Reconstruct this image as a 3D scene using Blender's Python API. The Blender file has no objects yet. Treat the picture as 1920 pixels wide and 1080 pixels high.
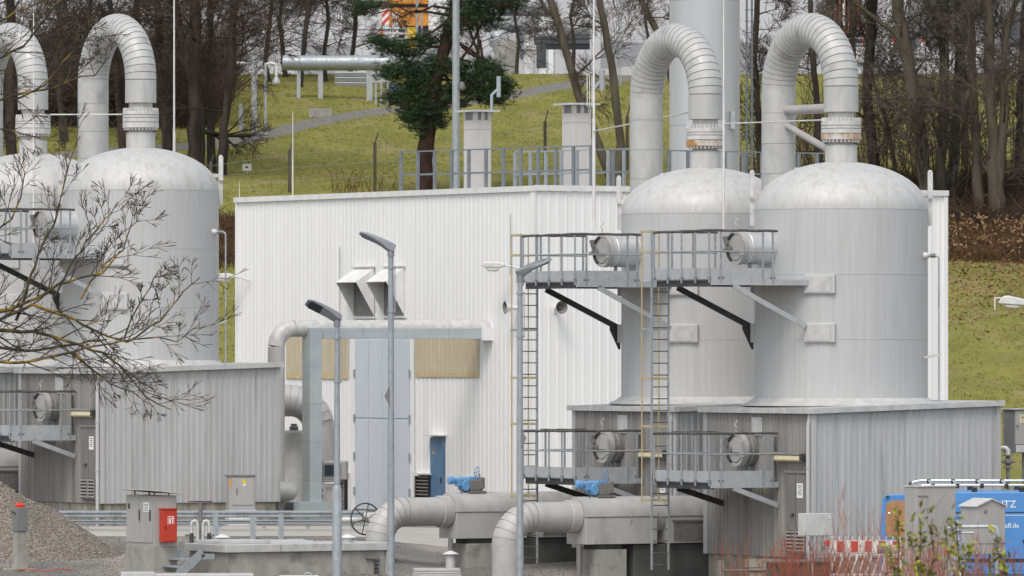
import bpy, math, random
import numpy as np
from mathutils import Vector, Matrix

random.seed(7)
RNG = np.random.default_rng(11)
SC = bpy.context.scene
COL = SC.collection
rad = math.radians

# ------------------------------------------------------------------ camera, sky, sun, exposure
F = 13500.0          # focal length in pixels of the 1920 px wide photograph (a long telephoto)
CZ = 6.0             # eye height above the lower yard
HORIZON = 660.0

cam_data = bpy.data.cameras.new('camera')
cam_data.sensor_width = 36.0
cam_data.lens = F / 1920.0 * 36.0
cam_data.shift_y = (HORIZON - 540.0) / 1920.0
cam_data.clip_start = 1.0
cam_data.clip_end = 3000.0
cam_data.dof.use_dof = True
cam_data.dof.focus_distance = 195.0
cam_data.dof.aperture_fstop = 5.6
cam = bpy.data.objects.new('camera', cam_data)
COL.objects.link(cam)
cam.location = (0, 0, CZ)
cam.rotation_euler = (rad(90), 0, 0)
SC.camera = cam

SUN_EL, SUN_AZ = 55.0, -18.0      # azimuth measured from straight behind the camera, minus = from the left
world = bpy.data.worlds.new('World')
SC.world = world
world.use_nodes = True
wn, wl = world.node_tree.nodes, world.node_tree.links
wn.clear()
sky = wn.new('ShaderNodeTexSky'); sky.sky_type = 'NISHITA'; sky.sun_disc = False
sky.sun_elevation = rad(SUN_EL); sky.sun_rotation = rad(180 - SUN_AZ)
sky.air_density = 1.0; sky.dust_density = 2.0; sky.ozone_density = 1.0
hs = wn.new('ShaderNodeHueSaturation'); hs.inputs['Saturation'].default_value = 0.25
bg = wn.new('ShaderNodeBackground'); bg.inputs['Strength'].default_value = 0.15
wo = wn.new('ShaderNodeOutputWorld')
wl.new(sky.outputs[0], hs.inputs['Color']); wl.new(hs.outputs[0], bg.inputs['Color']); wl.new(bg.outputs[0], wo.inputs['Surface'])

sun_data = bpy.data.lights.new('sun', 'SUN')
sun_data.energy = 1.1; sun_data.angle = rad(25); sun_data.color = (1.0, 0.95, 0.88)
sun = bpy.data.objects.new('sun', sun_data); COL.objects.link(sun)
_az = rad(SUN_AZ)
_to = Vector((math.sin(_az) * math.cos(rad(SUN_EL)), -math.cos(_az) * math.cos(rad(SUN_EL)), math.sin(rad(SUN_EL))))
sun.rotation_euler = (-_to).to_track_quat('-Z', 'Y').to_euler()

SC.view_settings.view_transform = 'Standard'
SC.view_settings.look = 'None'
SC.view_settings.gamma = 1.0
SC.view_settings.use_curve_mapping = False
SC.view_settings.exposure = 0.47

# ------------------------------------------------------------------ helpers
def P(px, py, d):
    return Vector(((px - 960.0) * d / F, d, CZ + (HORIZON - py) * d / F))
def X(px, d): return (px - 960.0) * d / F
def Z(py, d): return CZ + (HORIZON - py) * d / F

def tag(o, label=None, cat=None, group=None, kind=None):
    if label: o['label'] = label
    if cat: o['category'] = cat
    if group: o['group'] = group
    if kind: o['kind'] = kind
    return o

def thing(name, label, cat, loc=(0, 0, 0), rz=0.0, group=None):
    o = bpy.data.objects.new(name, None)
    o.empty_display_size = 0.2
    COL.objects.link(o)
    o.location = loc
    o.rotation_euler = (0, 0, rz)
    return tag(o, label, cat, group)

def link(name, me, m=None, parent=None, loc=None, rot=None):
    o = bpy.data.objects.new(name, me)
    COL.objects.link(o)
    if m is not None and len(me.materials) == 0: me.materials.append(m)
    if parent is not None: o.parent = parent
    if loc is not None: o.location = loc
    if rot is not None: o.rotation_euler = rot
    return o

def copy_tree(o, parent=None):
    c = o.copy(); COL.objects.link(c)
    c.parent = parent
    if parent is not None: c.matrix_parent_inverse = o.matrix_parent_inverse.copy()
    for ch in o.children: copy_tree(ch, c)
    return c

class MB:
    def __init__(s): s.v = []; s.f = []
    def add(s, vs, fs):
        b = len(s.v); s.v.extend([tuple(v) for v in vs]); s.f.extend([tuple(i + b for i in f) for f in fs]); return s
    def box(s, x0, x1, y0, y1, z0, z1):
        return s.add([(x0,y0,z0),(x1,y0,z0),(x1,y1,z0),(x0,y1,z0),(x0,y0,z1),(x1,y0,z1),(x1,y1,z1),(x0,y1,z1)],
                     [(0,3,2,1),(4,5,6,7),(0,1,5,4),(1,2,6,5),(2,3,7,6),(3,0,4,7)])
    def bar(s, p, q, w, h, up=(0, 0, 1)):
        p, q = Vector(p), Vector(q); d = (q - p).normalized(); up = Vector(up)
        if abs(d.dot(up)) > .99: up = Vector((0, 1, 0))
        a = d.cross(up).normalized() * (w / 2); b = a.cross(d).normalized() * (h / 2)
        vs = [p-a-b, p+a-b, p+a+b, p-a+b, q-a-b, q+a-b, q+a+b, q-a+b]
        return s.add(vs, [(0,1,2,3),(7,6,5,4),(0,4,5,1),(1,5,6,2),(2,6,7,3),(3,7,4,0)])
    def tube(s, pts, r, n=8, cap=True):
        pts = [Vector(p) for p in pts]; m = len(pts)
        rs = r if isinstance(r, (list, tuple)) else [r] * m
        d0 = (pts[1] - pts[0]).normalized()
        ref = Vector((0, 0, 1)) if abs(d0.z) < .9 else Vector((1, 0, 0))
        a = d0.cross(ref).normalized(); b0 = len(s.v)
        for i in range(m):
            d = (pts[min(i+1, m-1)] - pts[max(i-1, 0)]).normalized()
            a = (a - d * a.dot(d)).normalized(); b = d.cross(a)
            for k in range(n):
                t = 2 * math.pi * k / n
                s.v.append(tuple(pts[i] + (a * math.cos(t) + b * math.sin(t)) * rs[i]))
        for i in range(m - 1):
            for k in range(n):
                k2 = (k + 1) % n
                s.f.append((b0+i*n+k, b0+i*n+k2, b0+(i+1)*n+k2, b0+(i+1)*n+k))
        if cap:
            s.f.append(tuple(b0 + k for k in reversed(range(n))))
            s.f.append(tuple(b0 + (m-1)*n + k for k in range(n)))
        return s
    def lathe(s, prof, n=32, c=(0, 0), axis='z', o=(0, 0, 0), cap=True):
        b0 = len(s.v); m = len(prof)
        for r, z in prof:
            for k in range(n):
                t = 2 * math.pi * k / n; x, y = r * math.cos(t), r * math.sin(t)
                if axis == 'z': p = (x + c[0], y + c[1], z)
                elif axis == 'x': p = (z + o[0], x + o[1], y + o[2])
                else: p = (y + o[0], z + o[1], x + o[2])
                s.v.append(p)
        for i in range(m - 1):
            for k in range(n):
                k2 = (k + 1) % n
                s.f.append((b0+i*n+k, b0+i*n+k2, b0+(i+1)*n+k2, b0+(i+1)*n+k))
        if cap:
            s.f.append(tuple(b0 + k for k in reversed(range(n))))
            s.f.append(tuple(b0 + (m-1)*n + k for k in range(n)))
        return s
    def prism(s, poly, o, u, w, n, depth):
        """polygon (a,b) in plane o+a*u+b*w, thickened by depth along n"""
        o, u, w, n = Vector(o), Vector(u), Vector(w), Vector(n)
        k = len(poly); A = [o + u*a + w*b for a, b in poly]
        return s.add(A + [p + n * depth for p in A],
                     [tuple(reversed(range(k))), tuple(range(k, 2*k))] + [(i, (i+1) % k, (i+1) % k + k, i + k) for i in range(k)])
    def corr(s, o, u, n, L, z0, z1a, z1b, pitch, depth, rib, bev=.012):
        """upright corrugated sheet: from o along u for L, ribs standing out along n"""
        o, u, n = Vector(o), Vector(u), Vector(n)
        prof = []; t = 0.0
        while t < L - 1e-6:
            for a, d in ((0, 0), (pitch-rib-2*bev, 0), (pitch-rib-bev, depth), (pitch-bev, depth)):
                if t + a <= L: prof.append((t + a, d))
            t += pitch
        prof.append((L, 0))
        b = len(s.v)
        for a, d in prof:
            p = o + u*a + n*d
            s.v.append((p.x, p.y, z0)); s.v.append((p.x, p.y, z1a + (z1b - z1a) * a / L))
        for i in range(len(prof) - 1):
            s.f.append((b+2*i, b+2*i+2, b+2*i+3, b+2*i+1))
        return s
    def mesh(s, name, smooth=None):
        me = bpy.data.meshes.new(name)
        me.from_pydata(s.v, [], s.f); me.update()
        if smooth:
            me.polygons.foreach_set('use_smooth', [True] * len(me.polygons))
            me.set_sharp_from_angle(angle=rad(smooth))
        return me
    def build(s, name, m, parent=None, loc=None, rot=None, smooth=None, kind=None, bevel=None):
        o = link(name, s.mesh(name, smooth), m, parent, loc, rot)
        if kind: o['kind'] = kind
        if bevel:
            b = o.modifiers.new('bevel', 'BEVEL'); b.width = bevel; b.segments = 2; b.limit_method = 'ANGLE'
        return o

def np_mesh(name, verts, faces):
    """verts (n,3); faces (m,k) all of k corners"""
    me = bpy.data.meshes.new(name)
    m, k = faces.shape
    me.vertices.add(len(verts)); me.vertices.foreach_set('co', np.ascontiguousarray(verts, dtype=np.float32).ravel())
    me.loops.add(m * k); me.loops.foreach_set('vertex_index', np.ascontiguousarray(faces, dtype=np.int32).ravel())
    me.polygons.add(m)
    me.polygons.foreach_set('loop_start', np.arange(0, m * k, k, dtype=np.int32))
    me.update(calc_edges=True)
    return me

def seg_arrays(segs, n=3):
    a = np.array(segs, dtype=np.float64)      # px py pz qx qy qz r0 r1
    p, q, r0, r1 = a[:, :3], a[:, 3:6], a[:, 6], a[:, 7]
    d = q - p; d /= np.maximum(np.linalg.norm(d, axis=1, keepdims=True), 1e-9)
    ref = np.where(np.abs(d[:, 2:3]) < .9, np.array([[0, 0, 1.0]]), np.array([[1.0, 0, 0]]))
    u = np.cross(d, ref); u /= np.linalg.norm(u, axis=1, keepdims=True); w = np.cross(d, u)
    N = len(a); V = np.empty((N, 2 * n, 3))
    for k in range(n):
        t = 2 * math.pi * k / n
        o = u * math.cos(t) + w * math.sin(t)
        V[:, k] = p + o * r0[:, None]; V[:, n + k] = q + o * r1[:, None]
    base = (np.arange(N) * 2 * n)[:, None, None]
    Fq = np.array([[k, (k + 1) % n, n + (k + 1) % n, n + k] for k in range(n)])[None] + base
    return V.reshape(-1, 3), Fq.reshape(-1, 4)

def seg_mesh(name, segs, m, parent=None, n=3):
    v, f = seg_arrays(segs, n)
    return link(name, np_mesh(name, v, f), m, parent)

# ------------------------------------------------------------------ materials
def srgb(r, g, b):
    def c(x):
        x /= 255.0
        return x / 12.92 if x <= .04045 else ((x + .055) / 1.055) ** 2.4
    return (c(r), c(g), c(b))

def mat(name, c1, c2=None, rough=.6, metal=0.0, scale=3.0, stretch=(1, 1, 1), lo=.35, hi=.65, detail=4.0,
        c3=None, scale3=1.5, stretch3=(1, 1, 1), lo3=.55, hi3=.75, amt3=1.0, bump=0.0, bscale=30.0, bstretch=(1, 1, 1), spec=.5, rvar=0.0, world=False, ovar=0.0):
    m = bpy.data.materials.new(name); m.use_nodes = True
    nt = m.node_tree; N, L = nt.nodes, nt.links; N.clear()
    out = N.new('ShaderNodeOutputMaterial'); b = N.new('ShaderNodeBsdfPrincipled')
    L.new(b.outputs[0], out.inputs[0])
    b.inputs['Roughness'].default_value = rough; b.inputs['Metallic'].default_value = metal
    b.inputs['Specular IOR Level'].default_value = spec
    tc = N.new('ShaderNodeTexCoord'); oi = N.new('ShaderNodeObjectInfo')
    add = N.new('ShaderNodeVectorMath'); add.operation = 'ADD'
    mul = N.new('ShaderNodeVectorMath'); mul.operation = 'SCALE'; mul.inputs['Scale'].default_value = 37.0
    cmb = N.new('ShaderNodeCombineXYZ')
    for i in range(3): L.new(oi.outputs['Random'], cmb.inputs[i])
    L.new(cmb.outputs[0], mul.inputs[0])
    L.new(tc.outputs['Object'], add.inputs[0])
    if not world: L.new(mul.outputs[0], add.inputs[1])
    def noise(sc, st, det):
        mp = N.new('ShaderNodeMapping'); mp.inputs['Scale'].default_value = st
        L.new(add.outputs[0], mp.inputs['Vector'])
        n = N.new('ShaderNodeTexNoise'); n.inputs['Scale'].default_value = sc; n.inputs['Detail'].default_value = det
        L.new(mp.outputs[0], n.inputs['Vector']); return n
    def ramp(n, lo, hi):
        r = N.new('ShaderNodeMapRange'); r.inputs['From Min'].default_value = lo; r.inputs['From Max'].default_value = hi
        L.new(n.outputs['Fac'], r.inputs['Value']); return r
    col = None
    if c2 is not None:
        n1 = noise(scale, stretch, detail); r1 = ramp(n1, lo, hi)
        mx = N.new('ShaderNodeMix'); mx.data_type = 'RGBA'
        mx.inputs[6].default_value = (*c1, 1); mx.inputs[7].default_value = (*c2, 1)
        L.new(r1.outputs[0], mx.inputs[0]); col = mx.outputs[2]
        if rvar:
            rr = N.new('ShaderNodeMapRange'); rr.inputs['To Min'].default_value = rough - rvar; rr.inputs['To Max'].default_value = rough + rvar
            L.new(r1.outputs[0], rr.inputs['Value']); L.new(rr.outputs[0], b.inputs['Roughness'])
    if c3 is not None:
        n3 = noise(scale3, stretch3, 5.0); r3 = ramp(n3, lo3, hi3)
        am = N.new('ShaderNodeMath'); am.operation = 'MULTIPLY'; am.inputs[1].default_value = amt3
        L.new(r3.outputs[0], am.inputs[0])
        m3 = N.new('ShaderNodeMix'); m3.data_type = 'RGBA'
        if col is None: m3.inputs[6].default_value = (*c1, 1)
        else: L.new(col, m3.inputs[6])
        m3.inputs[7].default_value = (*c3, 1); L.new(am.outputs[0], m3.inputs[0]); col = m3.outputs[2]
    if ovar and col is not None:      # sheets, stones and the like differ a little from piece to piece
        hv = N.new('ShaderNodeHueSaturation'); mr = N.new('ShaderNodeMapRange')
        mr.inputs['To Min'].default_value = 1 - ovar; mr.inputs['To Max'].default_value = 1 + ovar
        L.new(oi.outputs['Random'], mr.inputs['Value']); L.new(mr.outputs[0], hv.inputs['Value'])
        L.new(col, hv.inputs['Color']); col = hv.outputs[0]
    if col is None: b.inputs['Base Color'].default_value = (*c1, 1)
    else: L.new(col, b.inputs['Base Color'])
    if bump:
        nb = noise(bscale, bstretch, 4.0)
        bp = N.new('ShaderNodeBump'); bp.inputs['Strength'].default_value = bump; bp.inputs['Distance'].default_value = .02
        L.new(nb.outputs['Fac'], bp.inputs['Height']); L.new(bp.outputs[0], b.inputs['Normal'])
    return m

G = lambda v: (v, v, v)
M = {}
M['alu'] = mat('weathered_aluminium', (.50,.50,.50), (.44,.44,.442), .55, .12, 16, (1,1,.03), .3, .75, c3=(.40,.395,.385), scale3=1.3, stretch3=(2.2,2.2,.35), lo3=.50, hi3=.75, amt3=.40, rvar=.05, bump=.08, bscale=18, bstretch=(.15,.15,1))
M['dome'] = mat('dome_sheet', (.53,.53,.525), (.455,.455,.45), .58, .10, 9, (1,1,.25), .3, .75, c3=(.38,.37,.35), scale3=2.2, stretch3=(1.8,1.8,.4), lo3=.48, hi3=.70, amt3=.55, rvar=.08)
M['pipe'] = mat('pipe_cladding', (.485,.485,.48), (.42,.42,.412), .55, .12, 4, (1,1,.4), .35, .7, c3=(.17,.165,.16), scale3=1.6, stretch3=(1,1,.35), lo3=.56, hi3=.8, amt3=.7, rvar=.06)
M['pipe_low'] = mat('low_pipe_cladding', (.46,.45,.435), (.385,.375,.36), .55, .1, 3, (1,1,.6), .35, .7, c3=(.22,.21,.19), scale3=3, stretch3=(1,1,.3), lo3=.58, hi3=.8, amt3=.5)
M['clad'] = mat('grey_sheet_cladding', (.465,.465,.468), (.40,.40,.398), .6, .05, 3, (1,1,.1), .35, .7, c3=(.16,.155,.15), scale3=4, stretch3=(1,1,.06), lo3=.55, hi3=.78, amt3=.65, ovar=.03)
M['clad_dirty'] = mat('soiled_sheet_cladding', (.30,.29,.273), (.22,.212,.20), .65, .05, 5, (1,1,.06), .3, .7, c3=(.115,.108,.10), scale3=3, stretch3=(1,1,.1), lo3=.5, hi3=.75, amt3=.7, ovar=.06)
M['flash'] = mat('flashing_sheet', (.52,.52,.515), (.43,.43,.425), .6, .1, 4, (1,1,1), c3=(.24,.23,.21), scale3=5, lo3=.58, hi3=.8, amt3=.5)
M['white'] = mat('white_wall_sheet', (.82,.82,.815), (.785,.785,.78), .5, 0, 2, (1,1,.08), .35, .7, c3=(.66,.65,.62), scale3=4, stretch3=(1,1,.035), lo3=.57, hi3=.82, amt3=.55, ovar=.012)
M['white_metal'] = mat('white_paint', (.74,.74,.72), (.64,.64,.62), .45, 0, 3, c3=(.42,.41,.38), scale3=4, lo3=.62, hi3=.82, amt3=.5)
M['galv'] = mat('galvanised_steel', (.38,.41,.43), (.30,.33,.355), .45, .35, 9, (1,1,.6), .35, .65, rvar=.08)
M['galv_pale'] = mat('pale_galvanised_steel', (.47,.485,.50), (.40,.41,.42), .45, .3, 6, (1,1,.6), .35, .65, c3=(.30,.29,.28), scale3=6, lo3=.6, hi3=.8, amt3=.4)
M['duct'] = mat('galvanised_duct', (.50,.545,.56), (.42,.465,.485), .4, .35, 1.2, (1,1,1), .35, .65)
M['dark_steel'] = mat('dark_steel', (.045,.045,.05), (.075,.073,.075), .6, .2, 8)
M['rail_dark'] = mat('tarnished_rail', (.06,.05,.05), (.14,.125,.125), .6, .1, 6)
M['rail'] = mat('rail_steel', (.40,.41,.42), (.30,.31,.32), .5, .35, 8)
M['rung'] = mat('rung_steel', (.10,.10,.105), (.16,.155,.15), .55, .3, 10)
M['yellow'] = mat('worn_yellow_paint', (.46,.36,.14), (.38,.36,.31), .6, 0, 12, (1,1,.4), .4, .7)
M['bright'] = mat('bright_cladding', (.62,.62,.62), (.52,.52,.52), .38, .55, 5, (1,1,.3), .35, .7)
M['rust'] = mat('rust_streaked_flange', (.55,.54,.52), (.40,.20,.055), .6, .1, 4, (1,1,.6), .38, .62, c3=(.22,.09,.03), scale3=7, lo3=.56, hi3=.75, amt3=.6)
M['flange'] = mat('flange_paint', (.60,.60,.59), (.48,.475,.46), .5, .1, 5, c3=(.30,.2,.12), scale3=8, lo3=.64, hi3=.8, amt3=.5)
M['gasket'] = mat('gasket_gap', (.03,.03,.03), None, .8)
M['blue'] = mat('actuator_blue', (.12,.29,.53), (.15,.33,.57), .45, 0, 6)
M['cast'] = mat('cast_grey', (.24,.235,.22), (.17,.165,.155), .6, .2, 14, c3=(.09,.085,.08), scale3=9, lo3=.55, hi3=.75, amt3=.6)
M['concrete'] = mat('concrete', (.36,.345,.315), (.26,.25,.23), .85, 0, 3, (1,1,.6), .3, .7, c3=(.13,.125,.11), scale3=2.2, lo3=.54, hi3=.72, amt3=.65, bump=.3, bscale=25)
M['concrete_dark'] = mat('dark_concrete', (.10,.105,.10), (.06,.062,.06), .85, 0, 2, (1,1,.4), bump=.3, bscale=20)  # much darker grey than the plain concrete
M['plinth'] = mat('stained_plinth', (.36,.34,.29), (.22,.20,.16), .85, 0, 3, (1,1,.5), .35, .65, c3=(.10,.10,.06), scale3=5, stretch3=(1,1,.3), lo3=.5, hi3=.7, amt3=.75, bump=.3, bscale=20)
M['cabinet'] = mat('cabinet_grey', (.38,.375,.36), (.345,.34,.325), .5, 0, 2, (1,1,.3), c3=(.24,.23,.21), scale3=5, stretch3=(1,1,.2), lo3=.62, hi3=.82, amt3=.5)
M['cabinet_pale'] = mat('cabinet_pale', (.55,.55,.55), (.47,.47,.46), .5, 0, 3, c3=(.34,.33,.31), scale3=6, lo3=.62, hi3=.8, amt3=.4)
M['cabinet_dark'] = mat('cabinet_dark_grey', (.20,.20,.20), (.165,.165,.165), .5, 0, 3)
M['red'] = mat('red_paint', (.52,.045,.018), (.44,.04,.02), .4, 0, 3)
M['red_cap'] = mat('red_cap', (.60,.04,.015), None, .35)
M['red_band'] = mat('red_band', (.55,.05,.03), (.48,.05,.04), .45, 0, 6)
M['white_band'] = mat('white_band', (.76,.74,.72), (.66,.64,.62), .5, 0, 6)
M['paper'] = mat('paper', (.80,.80,.80), None, .6)
M['ink'] = mat('ink', (.03,.03,.035), None, .6)
M['beige'] = mat('translucent_sheet', (.55,.485,.35), (.485,.42,.295), .4, 0, 2, (1,1,.2), .35, .65, c3=(.60,.55,.45), scale3=1.5, lo3=.55, hi3=.75, amt3=.5)
M['beige_edge'] = mat('sheet_lower_edge', (.58,.46,.26), (.52,.41,.23), .5, 0, 3)
M['door_blue'] = mat('pale_blue_door', (.58,.62,.67), (.54,.58,.63), .5, 0, 1.5, (1,1,.2), c3=(.42,.44,.46), scale3=4, lo3=.6, hi3=.8, amt3=.4)
M['blue_door'] = mat('blue_door', (.105,.205,.345), (.085,.17,.29), .5, 0, 4, (1,1,.3))
M['grey_door'] = mat('grey_door', (.205,.20,.195), (.165,.16,.155), .6, 0, 3, (1,1,.2), c3=(.12,.115,.11), scale3=5, lo3=.58, hi3=.8, amt3=.5)
M['louvre'] = mat('louvre_grey', (.30,.295,.285), (.22,.215,.205), .6, 0, 8)
M['dark'] = mat('dark_void', (.018,.018,.018), None, .9)
M['hood_in'] = mat('hood_inside', (.50,.50,.49), (.38,.38,.37), .6, 0, 3)
M['cream'] = mat('cream_diffuser', (.62,.55,.36), (.55,.48,.30), .35, 0, 4)
M['lamp_head'] = mat('lamp_head_grey', (.26,.265,.29), (.22,.225,.25), .4, .2, 4)
M['lamp_lens'] = mat('lamp_lens', (.035,.038,.055), None, .15)
M['old_lamp'] = mat('old_lamp_white', (.66,.66,.64), (.54,.54,.52), .4, 0, 6)
M['clear_bowl'] = mat('frosted_bowl', (.55,.54,.49), (.48,.46,.40), .25, 0, 6)
M['van_blue'] = mat('van_blue', (.085,.26,.58), (.075,.235,.53), .25, 0, 1)
M['van_dark'] = mat('van_trim', (.02,.022,.025), None, .5)
M['glass'] = mat('dark_glass', (.03,.04,.05), None, .08)
M['tyre'] = mat('tyre', (.02,.02,.02), None, .85)
M['plywood'] = mat('plywood', (.40,.215,.09), (.34,.175,.07), .6, 0, 2, (1,1,6), .35, .65, c3=(.24,.12,.05), scale3=5, stretch3=(1,1,4), lo3=.6, hi3=.8, amt3=.5)
M['chrome'] = mat('bright_bar', (.72,.73,.75), None, .25, .6)
M['yellow_sign'] = mat('sign_yellow', (.72,.48,.03), None, .5)
M['orange_sign'] = mat('sign_orange', (.62,.29,.03), None, .5)
M['cream_sign'] = mat('sign_cream', (.70,.62,.40), None, .5)
M['shaft'] = mat('vent_shaft_render', (.50,.49,.47), (.43,.42,.40), .7, 0, 1.5, (1,1,.3), .35, .65, c3=(.33,.30,.26), scale3=3, stretch3=(1,1,.2), lo3=.58, hi3=.8, amt3=.5)
M['stack'] = mat('stack_cladding', (.46,.465,.475), (.42,.425,.435), .5, .2, 2, (1,1,.1))
M['steel_blue'] = mat('blue_grey_steel', (.225,.25,.272), (.18,.205,.225), .5, .3, 5)
M['ground'] = mat('yard_gravel', (.195,.185,.17), (.125,.12,.115), .95, 0, 22, (1,1,1), .35, .65, c3=(.30,.275,.235), scale3=.35, lo3=.45, hi3=.62, amt3=.75, bump=.9, bscale=16, world=True)
M['road'] = mat('pale_concrete_road', (.42,.40,.37), (.36,.345,.315), .9, 0, 1.2, (.4,1,1), .35, .65, c3=(.27,.26,.24), scale3=2.5, stretch3=(.3,1,1), lo3=.58, hi3=.75, amt3=.5, bump=.2, bscale=40, world=True)
M['gravel'] = mat('heap_gravel', (.27,.235,.19), (.15,.135,.115), .95, 0, 14, (1,1,1), .35, .65, c3=(.38,.35,.31), scale3=25, lo3=.6, hi3=.7, amt3=.8, bump=1.0, bscale=12, world=True)
M['stone_a'] = mat('pale_stone', (.37,.325,.27), (.25,.22,.18), .9, 0, 2)
M['stone_b'] = mat('dark_stone', (.14,.135,.13), (.19,.175,.16), .9, 0, 2)
M['grass'] = mat('winter_grass', (.225,.215,.056), (.160,.168,.042), .95, 0, .55, (1,.45,1), .32, .66, 8.0, c3=(.265,.215,.11), scale3=.9, stretch3=(.6,.3,1), lo3=.5, hi3=.7, amt3=.65, bump=1.0, bscale=3.0, spec=.1, world=True)
M['grass_blade'] = mat('grass_blade', (.225,.215,.052), (.165,.172,.040), .9, 0, .7, spec=.1, world=True)
M['grass_dry'] = mat('dry_grass_blade', (.27,.215,.095), (.21,.165,.07), .9, 0, .7, spec=.1, world=True)
M['leaf_litter'] = mat('leaf_litter', (.20,.115,.055), (.28,.19,.11), .9, 0, .8, spec=.1, world=True)
M['path'] = mat('asphalt_path', (.185,.175,.16), (.145,.14,.125), .9, 0, 2, bump=.3, bscale=10, world=True)
M['plateau'] = mat('plateau_hardstanding', (.34,.33,.31), (.25,.245,.23), .95, 0, .3, (1,.3,1), .35, .65, world=True)
M['bark'] = mat('bark_dark', (.068,.055,.047), (.034,.028,.025), .95, 0, 3, (1,1,.15), .35, .65, c3=(.10,.095,.07), scale3=1.2, lo3=.58, hi3=.75, amt3=.5, bump=.8, bscale=8, bstretch=(1,1,.2), spec=.1)
M['bark_grey'] = mat('bark_grey', (.135,.115,.09), (.075,.064,.050), .95, 0, 3, (1,1,.2), .35, .65, c3=(.095,.10,.05), scale3=1.0, lo3=.52, hi3=.7, amt3=.6, bump=.8, bscale=8, bstretch=(1,1,.25), spec=.1)
M['bark_birch'] = mat('bark_birch', (.16,.145,.12), (.05,.045,.04), .9, 0, 4, (1,1,.6), .4, .6, bump=.5, bscale=8, spec=.1)
M['bark_pine'] = mat('bark_pine', (.055,.034,.027), (.030,.019,.017), .95, 0, 4, (1,1,.3), bump=.9, bscale=8, bstretch=(1,1,.4), spec=.1)
M['twig'] = mat('twig_dark', (.060,.047,.042), (.10,.078,.066), .9, 0, .5, spec=.1)
M['twig_grey'] = mat('twig_grey', (.15,.125,.105), (.095,.08,.068), .9, 0, .5, spec=.1)
M['needle'] = mat('pine_needle', (.026,.052,.027), (.045,.075,.032), .75, 0, .9, lo=.4, hi=.65, spec=.15)
M['brush'] = mat('brown_brush', (.085,.050,.032), (.14,.080,.042), .95, 0, .6, c3=(.045,.030,.022), scale3=.5, lo3=.5, hi3=.65, amt3=.7, spec=.1, world=True)
M['brush_dark'] = mat('dark_brush', (.062,.045,.034), (.095,.067,.047), .95, 0, .6, spec=.1, world=True)
M['lichen'] = mat('lichen_bark', (.050,.045,.036), (.085,.072,.045), .95, 0, 5, (1,1,1), .35, .65, c3=(.30,.19,.03), scale3=3.0, lo3=.49, hi3=.62, amt3=.8, bump=.6, bscale=18, spec=.1)
M['twig_front'] = mat('front_twig', (.055,.048,.042), (.095,.078,.055), .9, 0, 3, c3=(.20,.14,.035), scale3=3, lo3=.55, hi3=.68, amt3=.6, spec=.1)
M['red_twig'] = mat('red_twig', (.34,.11,.06), (.24,.08,.05), .7, 0, 4, spec=.2)
M['red_twig_pale'] = mat('pale_red_twig', (.40,.21,.16), (.32,.16,.12), .7, 0, 4, spec=.2)
M['leaf'] = mat('yellow_green_leaf', (.34,.33,.03), (.20,.22,.03), .5, 0, 5, lo=.4, hi=.6, spec=.3)
M['leaf_dark'] = mat('deep_green_leaf', (.075,.10,.022), (.14,.15,.03), .5, 0, 5, spec=.3)
M['orange'] = mat('machine_orange', (.62,.25,.02), (.55,.22,.03), .45, 0, 1)
M['container'] = mat('orange_container', (.36,.10,.04), (.31,.085,.035), .6, 0, 1)
M['hall_pale'] = mat('far_hall_wall', (.50,.50,.51), (.43,.43,.44), .7, 0, .2, (1,1,.3))
M['hall_grey'] = mat('far_hall_grey', (.28,.28,.29), (.24,.24,.25), .7, 0, .2, (1,1,.3))
M['far_dark'] = mat('far_dark_steel', (.09,.095,.10), (.06,.063,.07), .6, .2, 1)
# ------------------------------------------------------------------ ground and terrain
def smooth(a, b, t):
    t = np.clip((t - a) / (b - a), 0, 1); return t * t * (3 - 2 * t)
def gz(x, y):
    x = np.asarray(x, float); y = np.asarray(y, float)
    left = np.interp(y, [0, 150, 175, 187, 199, 207, 240], [-.8, -.3, 0, .15, .82, 1.0, 1.0])
    right = np.interp(y, [0, 150, 178, 194, 207, 240], [-.8, -.25, -.05, .05, 1.0, 1.0])
    s = smooth(-4.5, -2.0, x)
    base = left * (1 - s) + right * s
    t = np.maximum(y - 238.0, 0)
    hill = .125 * (np.sqrt(t * t + 16) - 4)
    hill = np.where(y > 408, .125 * (np.sqrt(170.0**2 + 16) - 4) + .012 * (y - 408), hill)
    n = .10 * np.sin(x * .31 + y * .11) + .08 * np.sin(x * .17 - y * .23 + 1.3)
    return base + hill + n * smooth(245, 275, y) * (1 - smooth(395, 410, y))
def g(x, y): return float(gz(x, y))

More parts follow.
